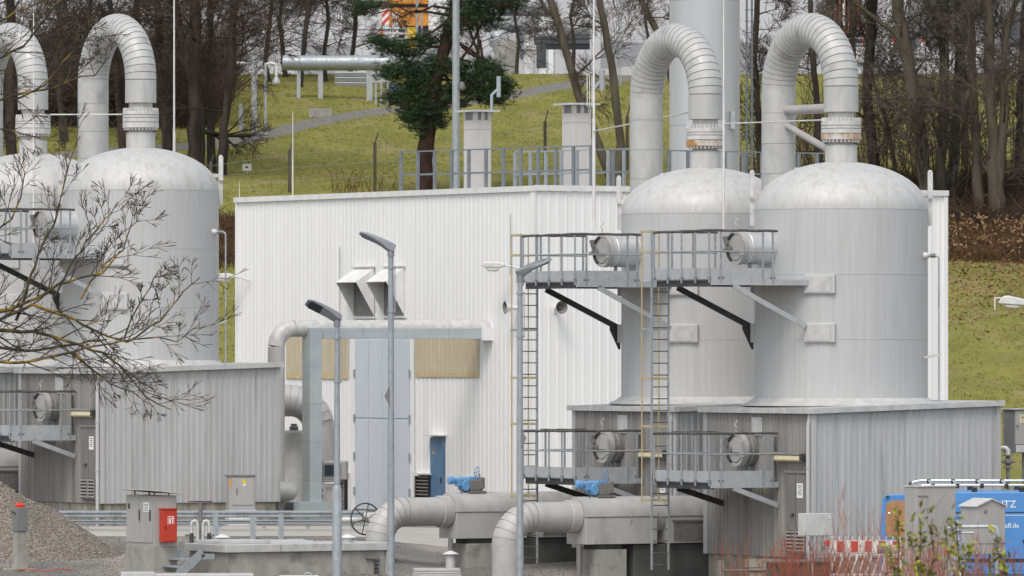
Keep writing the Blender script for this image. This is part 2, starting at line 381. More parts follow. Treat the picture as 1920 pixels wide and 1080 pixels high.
def sheet(name, xs, ys, m, dz=0.0, mask=None):
    XX, YY = np.meshgrid(xs, ys)
    ZZ = gz(XX, YY) + dz
    v = np.stack([XX, YY, ZZ], -1).reshape(-1, 3)
    nx, ny = len(xs), len(ys)
    i = np.arange(nx - 1)[None] + np.arange(ny - 1)[:, None] * nx
    f = np.stack([i, i + 1, i + 1 + nx, i + nx], -1).reshape(-1, 4)
    me = np_mesh(name, v, f); me.polygons.foreach_set('use_smooth', [True] * len(me.polygons))
    o = link(name, me, m); o['kind'] = 'structure'; return o
def strip(name, pts, w, m, dz):
    """a road strip along pts (x,y), following the ground"""
    v = []; f = []
    P2 = []
    for (a, b) in zip(pts, pts[1:]):
        for k in range(20): P2.append((a[0] + (b[0]-a[0])*k/20, a[1] + (b[1]-a[1])*k/20))
    P2.append(pts[-1])
    for i, p in enumerate(P2):
        q0 = P2[max(i-1, 0)]; q1 = P2[min(i+1, len(P2)-1)]
        d = Vector((q1[0]-q0[0], q1[1]-q0[1])).normalized(); n = Vector((-d.y, d.x))
        for k in range(13):
            t = (k / 12 - .5) * w; x, y = p[0] + n.x*t, p[1] + n.y*t
            v.append((x, y, g(x, y) + (dz if 0 < k < 12 else -.06)))
    for i in range(len(P2) - 1):
        for k in range(12):
            a = i*13 + k; f.append((a, a+13, a+14, a+1))
    b = MB(); b.v = v; b.f = f
    return b.build(name, m, kind='structure', smooth=60)

sheet('yard_ground', np.linspace(-90, 90, 181), np.concatenate([np.linspace(20, 170, 40), np.linspace(171, 238, 135)]), M['ground'])
sheet('hill', np.linspace(-110, 110, 221), np.linspace(238, 412, 233), M['grass'])
sheet('plateau', np.linspace(-260, 260, 60), np.concatenate([np.linspace(412, 520, 40), np.linspace(540, 1500, 30)]), M['plateau'])
strip('road', [(-60, 203.6), (-20, 203.4), (-9, 203.5), (-4, 203.6), (0, 203.7), (5, 203.8), (11, 203.6)], 5.6, M['road'], .045)
strip('path', [(-30, 352), (-14.9, 367), (-6.6, 385.5), (4, 402), (12, 411)], 2.6, M['path'], .03)

# stones lying on the yard: geometry-sized grit for the near gravel
def stones(name, n, place, size, m, label, cat='gravel'):
    base = np.array([[1,0,0],[-1,0,0],[0,1,0],[0,-1,0],[0,0,.7],[0,0,-.7]], float)
    fb = np.array([[0,2,4],[2,1,4],[1,3,4],[3,0,4],[2,0,5],[1,2,5],[3,1,5],[0,3,5]])
    c = place(n); s = RNG.uniform(.5, 1.3, n) * size
    a = RNG.uniform(0, 6.28, n); ca, sa = np.cos(a), np.sin(a)
    jit = RNG.uniform(.6, 1.3, (n, 6, 3))
    v = base[None] * jit * s[:, None, None]
    vx = v[..., 0] * ca[:, None] - v[..., 1] * sa[:, None]; vy = v[..., 0] * sa[:, None] + v[..., 1] * ca[:, None]
    v = np.stack([vx, vy, v[..., 2]], -1) + c[:, None]
    f = fb[None] + (np.arange(n) * 6)[:, None, None]
    o = link(name, np_mesh(name, v.reshape(-1, 3), f.reshape(-1, 3)), m)
    return tag(o, label, cat, kind='stuff')
def on_ground(x0, x1, y0, y1):
    def pl(n):
        x = RNG.uniform(x0, x1, n); y = RNG.uniform(y0, y1, n)
        return np.stack([x, y, gz(x, y) + .01], -1)
    return pl
stones('yard_gravel', 9000, on_ground(-14, 3, 180, 200), .022, M['stone_a'], 'pale loose gravel spread over the yard before the road')
stones('dark_gravel', 7000, on_ground(-14, 3, 180, 200.4), .022, M['stone_b'], 'dark grey chippings mixed into the yard surface')

# ------------------------------------------------------------------ the white hall
HX, HD = .645, 217.7
hall = thing('industrial_hall', 'big white corrugated industrial hall standing at the foot of the grassy hill', 'building', (HX, HD, 0), rad(30))
def tpx(px):
    k = (px - 960) / F; return (HX - k * HD) / (.5 + .866 * k)
def zpx(py, t): return CZ + (HORIZON - py) * (HD + .866 * t) / F
def zrx(py, t): return CZ + (HORIZON - py) * (HD + .5 * t) / F
def rpx(px):
    k = (px - 960) / F; return (k * HD - HX) / (.866 - .5 * k)
HL, HR, HT = 19.2, 14.92, 10.86
def sheets(parent, o, u, n, L, z0, za, zb, pitch, depth, rib, per, m, name):
    # cladding laid sheet by sheet, each lapping 2 mm over the last
    o, u, n = Vector(o), Vector(u), Vector(n); w = pitch * per; k = 0; t = 0.0
    while t < L - .02:
        ww = min(w, L - t)
        MB().corr(o + u*t + n*(.0015*(k % 2)), u, n, ww, z0, za + (zb-za)*t/L, za + (zb-za)*(t+ww)/L, pitch, depth, rib).build(name, M[m], parent)
        t += w; k += 1
sheets(hall, (0, HL, 0), (0, -1, 0), (-1, 0, 0), HL, .3, HT, HT, .262, .014, .05, 4, 'white', 'cladding_sheet')
sheets(hall, (0, 0, 0), (1, 0, 0), (0, -1, 0), HR, .3, HT, HT + .05, .30, .014, .06, 4, 'white', 'cladding_sheet')
MB().corr((HR, 0, 0), (0, 1, 0), (1, 0, 0), HL, .3, HT, HT, .30, .03, .06).build('wall_cladding', M['white'], hall)
MB().corr((HR, HL, 0), (-1, 0, 0), (0, 1, 0), HR, .3, HT, HT, .30, .03, .06).build('wall_cladding', M['white'], hall)
MB().box(.05, HR-.05, .05, HL-.05, HT-.15, HT-.05).build('roof', M['flash'], hall)
MB().box(-.02, HR+.02, -.02, HL+.02, -.3, .3).build('plinth', M['concrete'], hall)
b = MB(); b.box(-.09, .06, -.09, HL+.06, HT, HT+.17); b.build('eaves_trim', M['white_metal'], hall)
b = MB(); b.box(.062, HR+.06, -.09, .06, HT+.02, HT+.19); b.build('eaves_trim', M['white_metal'], hall)
for x in (-.06,):
    MB().box(x, x+.10, -.06, .10, .3, HT).build('corner_trim', M['white'], hall)
MB().box(-.05, .02, HL-.12, HL+.03, .3, HT).build('corner_trim', M['white'], hall)
MB().box(HR-.10, HR+.05, -.055, .02, .3, HT).build('corner_trim', M['white'], hall)
# beige translucent sheets
for pa, pb, yt in ((780, 900, 706), (538, 655, 709)):
    t1, t0 = tpx(pa), tpx(pb)
    zb = zpx(yt, (t0+t1)/2); zt = zpx(626, (t0+t1)/2)
    MB().corr((-.035, t1, 0), (0, -1, 0), (-1, 0, 0), t1-t0, zb+.12, zt, zt, .262, .03, .05).build('translucent_panel', M['beige'], hall)
    MB().corr((-.036, t1, 0), (0, -1, 0), (-1, 0, 0), t1-t0, zb-.02, zb+.118, zb+.118, .262, .03, .05).build('panel_edge', M['beige_edge'], hall)
# the tall pale-blue folding door
t1, t0 = tpx(670), tpx(772)
zb, zt = zpx(958, t0), zpx(636, t0)
w = (t1 - t0) / 4
zc = zpx(785.5, (t0+t1)/2)
dframe = MB().box(-.075, -.03, t0-.22, t0-.02, zb, zt+.12).box(-.075, -.03, t1+.02, t1+.22, zb, zt+.12).build('door_frame', M['white'], hall)
for k in range(4):
    for (za, zz) in ((zb, zc-.03), (zc+.03, zt)):
        MB().box(-.085, -.03, t0 + w*k + .015, t0 + w*(k+1) - .015, za, zz).build('door_leaf', M['door_blue'], hall, bevel=.01)
MB().box(-.06, -.032, t0, t1, zc-.028, zc+.028).build('door_rail', M['door_blue'], hall)
MB().box(-.05, -.032, t0, t1, zb, zt).build('door_backing', M['steel_blue'], hall)
for yy in (700, 784, 855, 920):
    z = zpx(yy, t1)
    for t in (t1+.03, t0-.03):
        MB().box(-.115, -.085, t-.04, t+.04, z-.12, z+.12).build('hinge', M['galv'], dframe)
# blue door, its canopy and louvred vents
t1, t0 = tpx(811.5), tpx(835.5); zt = zpx(821, t0)
bd = MB().box(-.10, -.02, t0, t1, 1.02, zt).build('blue_door', M['blue_door'], hall, bevel=.015)
MB().box(-.135, -.10, t0+.07, t0+.13, 1.95, 2.12).build('handle', M['dark_steel'], bd)
MB().prism([(0,0),(.16,0),(.08,.15)], (-.104, t1-.30, zpx(852, t0)), (0,1,0), (0,0,1), (1,0,0), .002).build('warning_sign', M['orange_sign'], bd)
MB().box(-.30, 0, t0-.10, t1+.10, zt+.06, zt+.10).build('door_canopy', M['white_metal'], hall)
for pa, pb, ya, yb in ((788, 811, 893, 945), (636.5, 652, 892, 955)):
    t1, t0 = tpx(pa), tpx(pb); za, zz = zpx(yb, t0), zpx(ya, t0)
    lv = MB().box(-.045, -.03, t0, t1, za, zz).box(-.16, -.046, t0-.05, t0, za, zz).box(-.16, -.046, t1, t1+.05, za, zz).build('wall_vent', M['dark'], hall)
    n = 8
    for k in range(n):
        z = za + (zz - za) * (k + .5) / n
        MB().bar((-.10, t0+.005, z), (-.10, t1-.005, z), .12, .022, up=(.5, 0, .87)).build('slat', M['louvre'], lv)
    MB().box(-.24, -.0, t0-.12, t1+.12, zz+.05, zz+.09).build('vent_canopy', M['white_metal'], hall)
# air hoods
for pa, pb, yt, yl, yb in ((631.5 + 35, 703.5, 503, 529, 593), (690 + 33, 760, 502, 528, 592)):
    t1, t0 = tpx(pa - 1), tpx(pb); tm = (t0 + t1) / 2
    zt, zl, zb = zpx(yt, tm), zpx(yl, tm), zpx(yb, tm)
    out = .66; th = .012
    hood = MB().prism([(0, zt), (out, zl), (0, zb)], (-.03, t0, 0), (-1,0,0), (0,0,1), (0,1,0), th)
    hood.prism([(0, zt), (out, zl), (0, zb)], (-.03, t1-th, 0), (-1,0,0), (0,0,1), (0,1,0), th)
    hood.prism([(0, zt), (out, zl), (out, zl-.02), (0, zt-.02)], (-.03, t0+th, 0), (-1,0,0), (0,0,1), (0,1,0), t1-t0-2*th)
    ho = hood.build('air_hood', M['white_metal'], hall)
    MB().box(-.045, -.032, t0+th, t1-th, zb+.02, zt-.04).build('duct_opening', M['cabinet_dark'], ho)
    MB().box(-.11, -.03, t0-.06, t1+.06, zt+.03, zt+.07).build('drip_rail', M['white_metal'], ho)
    MB().box(-.09, -.03, t0-.10, t1+.04, zb-.07, zb-.02).build('sill', M['white_metal'], ho)
# thin conduit and bracket lines on the wall
MB().tube([(-.06, tpx(640), zpx(458, 5)), (-.06, tpx(640), zpx(590, 5))], .012, 5).build('conduit', M['rail'], hall)
MB().tube([(-.06, tpx(960), zpx(400, 1)), (-.06, tpx(960), zpx(515, 1))], .012, 5).build('conduit', M['rail'], hall)

# loudspeaker horns
def horn(label, px, py, wallside, yaw):
    if wallside == 'r':
        t = rpx(px); loc = hall.matrix_world if False else None
        p = Vector((HX + .866*t + .5*.12*0, HD + .5*t, zrx(py, t))); n = Vector((.5, -.866, 0))
    else:
        t = tpx(px); p = Vector((HX - .5*t, HD + .866*t, zpx(py, t))); n = Vector((-.866, -.5, 0))
    th = thing('loudspeaker', label, 'loudspeaker', p + n * .05, yaw, 'horn loudspeakers on the white wall')
    MB().lathe([(.05,.10),(.06,.2),(.09,.30),(.16,.40),(.205,.45),(.212,.47),(.195,.462)], 24, axis='x', cap=False).build('horn', M['white_metal'], th, smooth=40)
    MB().lathe([(.194,.460),(.15,.39),(.08,.29),(.05,.24),(0,.24)], 24, axis='x', cap=False).build('horn_mouth', M['cast'], th, smooth=40)
    MB().lathe([(.0,.36),(.03,.355),(.045,.33),(.045,.27)], 14, axis='x', cap=False).build('driver', M['cabinet_dark'], th, smooth=40)
    MB().lathe([(.02,.0),(.075,.02),(.075,.13),(.05,.15)], 16, axis='x').build('magnet_case', M['white_metal'], th, smooth=40)
    MB().box(-.05, .0, -.05, .05, -.16, .06).bar((-.02, 0, -.12), (.1, 0, -.02), .03, .02).build('bracket', M['white_metal'], th)
    return th
horn('white horn loudspeaker on the hall wall below the dark platform brace', 1040, 577, 'r', rad(-66))
horn('white horn loudspeaker on the hall wall half hidden by the lamp pole', 976, 577, 'l', rad(200))

def hall_lamp(label, p, d, yaw):
    th = thing('floodlight', label, 'floodlight', p, yaw, 'old white lamps on the hall wall')
    MB().prism([(0,0),(.15,-.05),(.62,-.03),(.72,.03),(.66,.13),(.2,.13),(0,.07)], (0,-.13,0), (1,0,0), (0,0,1), (0,1,0), .26).build('housing', M['old_lamp'], th, bevel=.03)
    MB().prism([(.18,-.06),(.26,-.16),(.52,-.15),(.62,-.035)], (0,-.10,0), (1,0,0), (0,0,1), (0,1,0), .20).build('bowl', M['clear_bowl'], th, bevel=.03)
    MB().tube([(.05,0,.03),(-.25,0,-.02),(-.5,0,-.1)], .03, 8).build('arm', M['old_lamp'], th)
t = tpx(446)
pw = Vector((HX - .5*t, HD + .866*t, 0))
hall_lamp('white floodlight on the hall corner beside the silver tank', Vector((X(440, 233.5), 233.5, Z(520, 233.5))), None, rad(168))
t = tpx(968)
hall_lamp('old white lamp on the hall wall behind the upswept lamp head', Vector((HX-.5*t-.866*.5+.1, HD+.866*t-.25, Z(499, 218))), None, rad(170))

# ------------------------------------------------------------------ roof: vent shafts, railing, lightning rods
def roof_rail(label, p0, p1, posts, z0, z1, m, group):
    d = (Vector(p1) - Vector(p0)); L = d.length
    th = thing('roof_railing', label, 'railing', (p0[0], p0[1], z0), math.atan2(d.y, d.x), group)
    h = z1 - z0
    MB().box(0, L, -.03, .03, h-.04, h).build('top_rail', m, th)
    MB().box(0, L, -.02, .02, h*.5-.03, h*.5+.03).build('mid_rail', m, th)
    pm = MB().box(-.05, .05, -.035, .035, 0, h-.042).mesh('post')
    for k in range(posts):
        link('post', pm, m, th, (L * k / (posts - 1), .0, 0))
    return th
def roof_xy(px, t):   # point above the left wall inset
    return t
A = Vector((-.5, .866, 0)); B = Vector((.866, .5, 0)); C0 = Vector((HX, HD, 0))
zr, zt_ = 10.8, Z(281, 224)
p_near = C0 + A * .2 + B * 2.15; p_far = C0 + A * 8.85 + B * .35
roof_rail('grey steel railing along the hall roof edge, passing before both vent shafts', p_near, p_far, 12, zr, zt_, M['steel_blue'], 'steel railings on the hall roof')
p2a = C0 + A * .4 + B * 4.0; p2b = C0 + A * 5.6 + B * 2.6
roof_rail('second grey roof railing behind the first, between the vent shafts', p2a, p2b, 9, zr, zt_ - .05, M['galv'], 'steel railings on the hall roof')
roof_rail('grey roof railing running behind the gooseneck pipes', C0 + A * .2 + B * 2.25, C0 + A * .6 + B * 11.2, 14, zr, zt_ - .1, M['steel_blue'], 'steel railings on the hall roof')
roof_rail('short grey roof railing end beside the rusty flange neck', C0 + A * 1.0 + B * 9.6, C0 + A * 3.0 + B * 10.4, 4, zr, zt_ - .1, M['steel_blue'], 'steel railings on the hall roof')

def shaft(label, pxl, pxm, pxr, ytop, d):
    xm = X(pxm, d); s = F / d
    wl_ = (pxm - pxl) / s / .5; wr = (pxr - pxm) / s / .866
    th = thing('vent_shaft', label, 'vent shaft', (xm, d, 10.8), rad(30), 'vent shafts on the hall roof')
    h = Z(ytop, d) - 10.8
    MB().box(0, wr, 0, wl_, 0, h-.32).build('shaft', M['shaft'], th, bevel=.01)
    MB().box(.04, wr-.04, .04, wl_-.04, h-.322, h-.06).build('vent_gap', M['cabinet_dark'], th)
    for (x, y) in ((.06,.06),(wr-.06,.06),(.06,wl_-.06),(wr-.06,wl_-.06),(wr*.5,.06)):
        MB().box(x-.06, x+.06, y-.06, y+.06, h-.32, h-.058).build('cap_post', M['shaft'], th)
    MB().box(-.22, wr+.2, -.22, wl_+.2, h-.06, h+.0).build('cap', M['flash'], th)
    MB().box(-.012, wr+.012, -.012, wl_+.012, h-.62, h-.60).build('seam', M['flash'], th)
    return th
shaft('pale square vent shaft with flat cap standing beside the tall lamp mast', 869, 890, 921, 206, 232)
shaft('taller pale vent shaft with flat cap beside the white lightning rod', 1054, 1075, 1109, 193, 231)
def shaft_arm(label, pts, r1, vert, d):
    th = thing('roof_pipe', label, 'pipe', P(*pts[0], d), 0, 'small cranked pipes above the vent shafts')
    o = P(*pts[0], d)
    MB().tube([P(*p, d) - o for p in pts], .05, 8).build('pipe', M['galv'], th, smooth=50)
    MB().tube([P(vert[0], vert[2], d) - o, P(vert[0], vert[1], d) - o], r1, 10).build('outlet', M['galv'], th, smooth=50)
shaft_arm('cranked grey pipe outlet rising beside the smaller vent shaft', [(922, 215), (922, 178), (933, 168)], .075, (935, 143, 182), 232.5)
shaft_arm('cranked grey pipe outlet on the white lightning rod', [(1113, 168), (1120, 160), (1127, 152)], .09, (1129, 132, 170), 220.4)
for i in range(3):
    o = P(1101 + i * 4.5, 200, 231)
    tag(MB().tube([(0,0,0), (0,0,1.0)], .012, 5).build('vent_tube', M['white_metal'], None, o), 'thin white vent tube standing on the taller vent shaft', 'tube', 'three thin tubes on the taller vent shaft')
def rod(label, px, ytop, ybot, d, r, m, arms=()):
    th = thing('lightning_rod', label, 'lightning rod', P(px, ybot, d), 0, 'slender lightning rods')
    h = (ybot - ytop) * d / F
    MB().tube([(0,0,0), (0,0,h*.45)], r, 8).build('lower_tube', m, th, smooth=50)
    MB().tube([(0,0,h*.45), (0,0,h)], [r*.75, r*.5], 8).build('tip', m, th, smooth=50)
    for (py, px2, dd) in arms:
        z = (ybot - py) * d / F; x = (px2 - px) * d / F
        MB().tube([(0,0,z), (x, dd, z)], .022, 6).build('stay', M['flange'], th)
    return th
rod('white rod standing behind the silver tank before the dark tree trunks', 326.5, -20, 470, 216, .04, M['white_metal'])
rod('thin white rod in front of the tank half hidden by branches', 63, 20, 520, 212, .028, M['white_metal'], [(215, 230, -.2)])
rod('thin white rod rising in front of the dome that stands second in line', 1357, -30, 430, 193, .03, M['white_metal'], [(232, 1540, -3.2)])
rod('tall white rod on the hall edge next to the taller vent shaft', 1113.5, -30, 430, 216.2, .05, M['white_metal'], [(246, 1292, -20)])
rod('thin white marker rod on the grass beside a fence post', 549, 210, 366, 300, .03, M['white_metal'])
rod('short thin marker rod low on the grass near the hall corner', 449, 340, 372, 310, .02, M['white_metal'])

# pipe bridge in front of the hall wall
br = thing('pipe_bridge', 'galvanised pipe bridge with thick white pipe crossing before the pale door', 'pipe bridge', (0, 0, 0), 0)
t = tpx(916); att = Vector((HX - .5*t, HD + .866*t, 0)); outv = Vector((-.866, -.5, 0))
br.location = att; br.rotation_euler = (0, 0, rad(210))     # local +x runs out from the wall
ds = att.y
zbm0, zbm1 = Z(635.5, ds-1.5), Z(615, ds-1.5)
def out_px(px): 
    k = (px - 960) / F; return (att.x - k*att.y) / (.866 - .5*k)
xo0, xo1 = out_px(595), out_px(562)
MB().box(0, xo0, -.17, .17, zbm0, zbm1).build('beam', M['duct'], br, bevel=.01)
MB().box(xo0+.003, xo0+.42, -.19, .30, .6, zbm1+.0).build('column', M['duct'], br, bevel=.01)
MB().box(xo0-.15, xo0+1.05, -.3, .45, .55, Z(941, ds-3.5)).build('foot', M['duct'], br, bevel=.01)
for k in range(1, 4):
    MB().box(xo0*k/4-.006, xo0*k/4+.006, -.175, .175, zbm0-.004, zbm1+.004).build('seam', M['galv'], br)
for k in range(1, 5):
    z = 1 + (zbm1 - 1) * k / 5
    MB().box(xo0-.003, xo0+.426, -.196, .306, z-.006, z+.006).build('seam', M['galv'], br)
rp = .255; zp = Z(616, ds-1.5)
xv = out_px(521)
MB().tube([(.02, -.1, zp), (xv - .55, -.1, zp)], rp, 24).build('pipe', M['flange'], br, smooth=50)
MB().box(-.02, .34, -.34, .30, zp-.36, zp+.05).build('wall_box', M['white'], br)
pts = [(xv - .55 + .55*math.sin(a), -.1, zp - .55 + .55*math.cos(a)) for a in (0, rad(22), rad(45), rad(68), rad(90))]
MB().tube(pts, rp*1.005, 24).build('elbow', M['flange'], br, smooth=30)
MB().tube([(xv, -.1, zp-.55), (xv, -.1, .6)], rp, 24).build('riser', M['shaft'], br, smooth=50)
for yy in (712, 782, 852):
    z = Z(yy, ds-3.7); MB().tube([(xv, -.1, z-.012), (xv, -.1, z+.012)], rp*1.02, 24).build('band', M['flash'], br, smooth=50)

# grey elbow pipe and valve pieces standing behind the bridge column
def seg_bend(parent, c, u, w, R, r, n, ang, m, name='cladding_segment', sides=28, lip=.008):
    c, u, w = Vector(c), Vector(u), Vector(w); ax = u.cross(w); dt = ang / n
    b = MB()
    prof = [(0.0, r - lip*1.6), (dt*.10, r - lip*1.6), (dt*.101, r + lip*.2), (dt*.55, r), (dt, r)]
    for i, (th, rr) in enumerate(prof):
        e = u * math.cos(th) + w * math.sin(th)
        for k in range(sides):
            a = 2*math.pi*k/sides
            b.v.append(tuple(e * (R + rr*math.cos(a)) + ax * (rr*math.sin(a))))
    for i in range(len(prof)-1):
        for k in range(sides):
            k2 = (k+1) % sides
            b.f.append((i*sides+k, i*sides+k2, (i+1)*sides+k2, (i+1)*sides+k))
    me = b.mesh(name, 30); me.materials.append(m)
    for i in range(n):
        link(name, me, None, parent, c, Matrix.Rotation(i*dt, 3, ax).to_euler())
ep = thing('elbow_pipe', 'grey segmented pipe bending down behind the galvanised column', 'pipe', P(597, 960, 221), 0)
zz = Z(751, 221) - Z(960, 221)
seg_bend(ep, (-.85, 0, zz-.85), (0,0,1), (1,0,0), .85, .49, 7, rad(90), M['pipe'], lip=.016)
MB().tube([(-2.6, 0, zz), (-.85, 0, zz)], .49, 28).build('pipe', M['pipe'], ep, smooth=50)
MB().tube([(0, 0, zz-.85), (0, 0, -.3)], .49, 28).build('riser', M['shaft'], ep, smooth=50)
MB().tube([(0, 0, .95), (0, 0, 1.0)], .53, 28).build('collar', M['flash'], ep, smooth=50)
tk = thing('white_standpipe', 'pale upright standpipe with small cap behind the galvanised column', 'standpipe', P(551, 960, 222), 0)
MB().lathe([(.36, -.3), (.36, 2.45), (.30, 2.52), (.0, 2.52)], 24).build('body', M['white_metal'], tk, smooth=40)
MB().lathe([(.14, 2.52), (.14, 2.62), (.10, 2.66), (.10, 2.72)], 14).build('cap', M['cabinet_dark'], tk, smooth=40)
ps = tag(MB().lathe([(.0,-.5),(.14,-.47),(.24,-.38),(.30,-.22),(.31,0),(.30,.22),(.24,.38),(.14,.47),(0,.5)], 22, axis='x').build('pipe_end', M['pipe'], None, P(527, 922, 216), smooth=60), 'rounded grey pipe end standing beside the housing corner', 'pipe end')
MB().box(-.08, .08, -.1, .1, -1.0, -.25).build('saddle', M['cast'], ps)
an = thing('control_box', 'beige box with rounded dark screen window on a pipe stand', 'control box', P(622, 962, 217), rad(-8))
k_ = 217 / F
MB().box(-27*k_, 27*k_, 0, .5, 62*k_, 98*k_).build('case', M['cabinet'], an, bevel=.04)
MB().prism([(-17,-11),(-14,-13),(14,-13),(17,-11),(17,11),(14,13),(-14,13),(-17,11)], (1*k_, -.012, 80*k_), (k_,0,0), (0,0,k_), (0,1,0), .015).build('window_frame', M['cabinet_dark'], an)
MB().prism([(-14,-10),(14,-10),(14,10),(-14,10)], (1*k_, -.02, 80*k_), (k_,0,0), (0,0,k_), (0,1,0), .01).build('screen', M['glass'], an)
for x in (-22, 20):
    MB().tube([(x*k_, .2, -.3), (x*k_, .2, 62*k_)], .03, 8).build('leg', M['cast'], an)
MB().tube([(-20*k_, -.02, 0), (-20*k_, -.02, 56*k_), (6*k_, -.02, 56*k_), (9*k_, -.02, 53*k_), (9*k_, -.02, 10*k_)], .035, 8).build('pipework', M['white_metal'], an, smooth=50)
MB().lathe([(.05,-.0),(.07,.02),(.07,.1),(.04,.12),(.04,.2),(.08,.22),(.08,.27),(.03,.3)], 12, c=(-20*k_, -.06)).build('valve', M['cast'], an, loc=(0,0,28*k_))
MB().box(-12*k_, 12*k_, .1, .35, 2*k_, 50*k_).build('lower_case', M['shaft'], an, bevel=.02)
# ------------------------------------------------------------------ the tank stations (local x = away along the right-hand wall, local y = away along the door wall)
ST = [(8.684, 190.0, 0.0), (5.259, 195.93, 0.0), (-10.88, 211.0, .97), (-14.43, 216.9, .97)]
def st_loc(i): x, d, z = ST[i]; return (x, d, z)
R30 = rad(30)
RV = 2.287
made = {}
def copies(root, specs):
    """specs: list of (station, label); the first is root itself"""
    for k, (i, lab) in enumerate(specs):
        o = root if k == 0 else copy_tree(root)
        o.location = st_loc(i); o['label'] = lab
        made.setdefault(root.name.split('.')[0], {})[i] = o

# --- tank
tank = thing('silver_tank', '-', 'tank', st_loc(0), R30, 'upright silver tanks')
prof = [(RV, 4.66), (RV, 9.757)]
MB().lathe(prof, 96, cap=False).build('shell', M['alu'], tank, smooth=35)
dp = [(RV * math.cos(a), 9.757 + 1.27 * math.sin(a)) for a in [rad(x) for x in (0, 4, 9, 15, 22, 30, 38, 46, 54, 62, 69, 75, 79)]]
MB().lathe(dp, 96, cap=False).build('dome', M['dome'], tank, smooth=60)
MB().lathe([(RV+.004, 4.80), (RV+.02, 4.79), (2.46, 4.68), (2.62, 4.62), (2.62, 4.585)], 72, cap=False).build('skirt', M['flash'], tank, smooth=30)
for a in (110, 158, 205, 232, 262, 318, 10, 60):
    # standing seams of the cladding sheets
    MB().box(RV-.01, RV+.005, -.010, .010, 4.80, 9.75).build('seam', M['alu'], tank, None, (0, 0, rad(a)))
MB().lathe([(.424, 10.8), (.424, 11.44), (.40, 11.47), (.34, 11.50), (.34, 11.62)], 40, cap=False).build('nozzle', M['dome'], tank, smooth=30)
fl = MB().lathe([(.30, 11.60), (.53, 11.60), (.53, 11.755), (.30, 11.755)], 44, cap=False).build('flange', M['rust'], tank, smooth=30)
MB().lathe([(.30, 11.77), (.53, 11.77), (.53, 11.885), (.30, 11.885)], 44, cap=False).build('flange', M['flange'], tank, smooth=30)
MB().lathe([(.29, 11.62), (.49, 11.62), (.49, 12.0), (.29, 12.0)], 36, cap=False).build('gasket', M['gasket'], tank, smooth=30)
bm = MB()
for k in range(28):
    a = 2*math.pi*(k+.5)/28; bm.lathe([(0, 11.53), (.035, 11.53), (.035, 11.60)], 6, c=(.47*math.cos(a), .47*math.sin(a)))
bm.build('bolts', M['flange'], fl, kind='stuff')
for z_ in (6.35, 8.05, 9.757):       # lap joints between the cladding courses
    MB().lathe([(RV-.002, z_-.02), (RV+.006, z_-.018), (RV+.006, z_), (RV-.002, z_+.002)], 96, cap=False).build('lap_joint', M['alu'], tank, smooth=20)
# lifting trunnion plates, sideways as the camera sees it (local direction of world +-x)
for s in (1, -1):
    e = Vector((math.cos(R30), -math.sin(R30), 0)) * s      # world +x in station axes
    f = Vector((math.sin(R30), math.cos(R30), 0))
    p = e * (RV + .06)
    lug = MB().prism([(-.06, 10.05), (.07, 10.05), (.07, 10.74), (.03, 10.80), (-.03, 10.80), (-.06, 10.74)], p + f*-.11, e, (0,0,1), f, .22).build('lifting_lug', M['flange'], tank, bevel=.01)
    MB().prism([(-.34, 9.2), (.06, 9.35), (.06, 10.03), (-.34, 10.03)], p + f*-.02, e, (0,0,1), f, .04).build('gusset', M['flange'], lug)
    MB().bar(p - e*.5 + Vector((0,0,10.2)), p - e*.06 + Vector((0,0,10.2)), .08, .10).build('tie', M['flange'], lug)
# pads on the shell that carry the platform
for y in (-1.4, 1.4):
    x = -math.sqrt(RV**2 - 1.4**2); ang = math.atan2(y, x)
    for z in (7.77, 6.50):
        p = MB().box(RV-.06, RV+.075, -.42, .42, z-.25, z+.25).build('bracket_pad', M['alu'], tank, None, (0, 0, ang + (.10 if y < 0 else -.1)), bevel=.02)
        MB().box(RV+.075, RV+.087, -.36, .30, z-.21, z+.21).build('cover_plate', M['flash'], p, bevel=.01)
# small vent on the dome and the side tapping with its down pipe
v = MB().lathe([(.04, 10.55), (.04, 10.78), (.075, 10.79), (.075, 10.86), (.03, 10.88)], 12, c=(-.75, 1.0)).build('dome_vent', M['flange'], tank, smooth=40)
e = Vector((math.cos(R30), -math.sin(R30), 0)); f = Vector((math.sin(R30), math.cos(R30), 0))
q = e * math.cos(.35) - f * math.sin(.35)
tp = MB().tube([q*(RV-.1) + Vector((0,0,8.53)), q*(RV+.06) + Vector((0,0,8.53)), q*(RV+.14) + Vector((0,0,8.53))], [.10, .10, .05], 14).build('tapping', M['flange'], tank, smooth=40)
MB().tube([q*(RV+.18)+Vector((0,0,8.53)), q*(RV+.30)+Vector((0,0,8.53))], .06, 10).build('union', M['cast'], tp, smooth=40)
MB().tube([q*(RV+.14)+Vector((0,0,8.53)), q*(RV+.33)+Vector((0,0,8.53)), q*(RV+.385)+Vector((0,0,8.50)), q*(RV+.40)+Vector((0,0,8.44)), q*(RV+.40)+Vector((0,0,4.6))], .026, 8).build('drain_pipe', M['rail'], tp, smooth=50)
MB().bar(q*(RV-.05)+Vector((0,0,5.85)), q*(RV+.44)+Vector((0,0,5.93)), .05, .06).build('pipe_clip', M['flange'], tp)
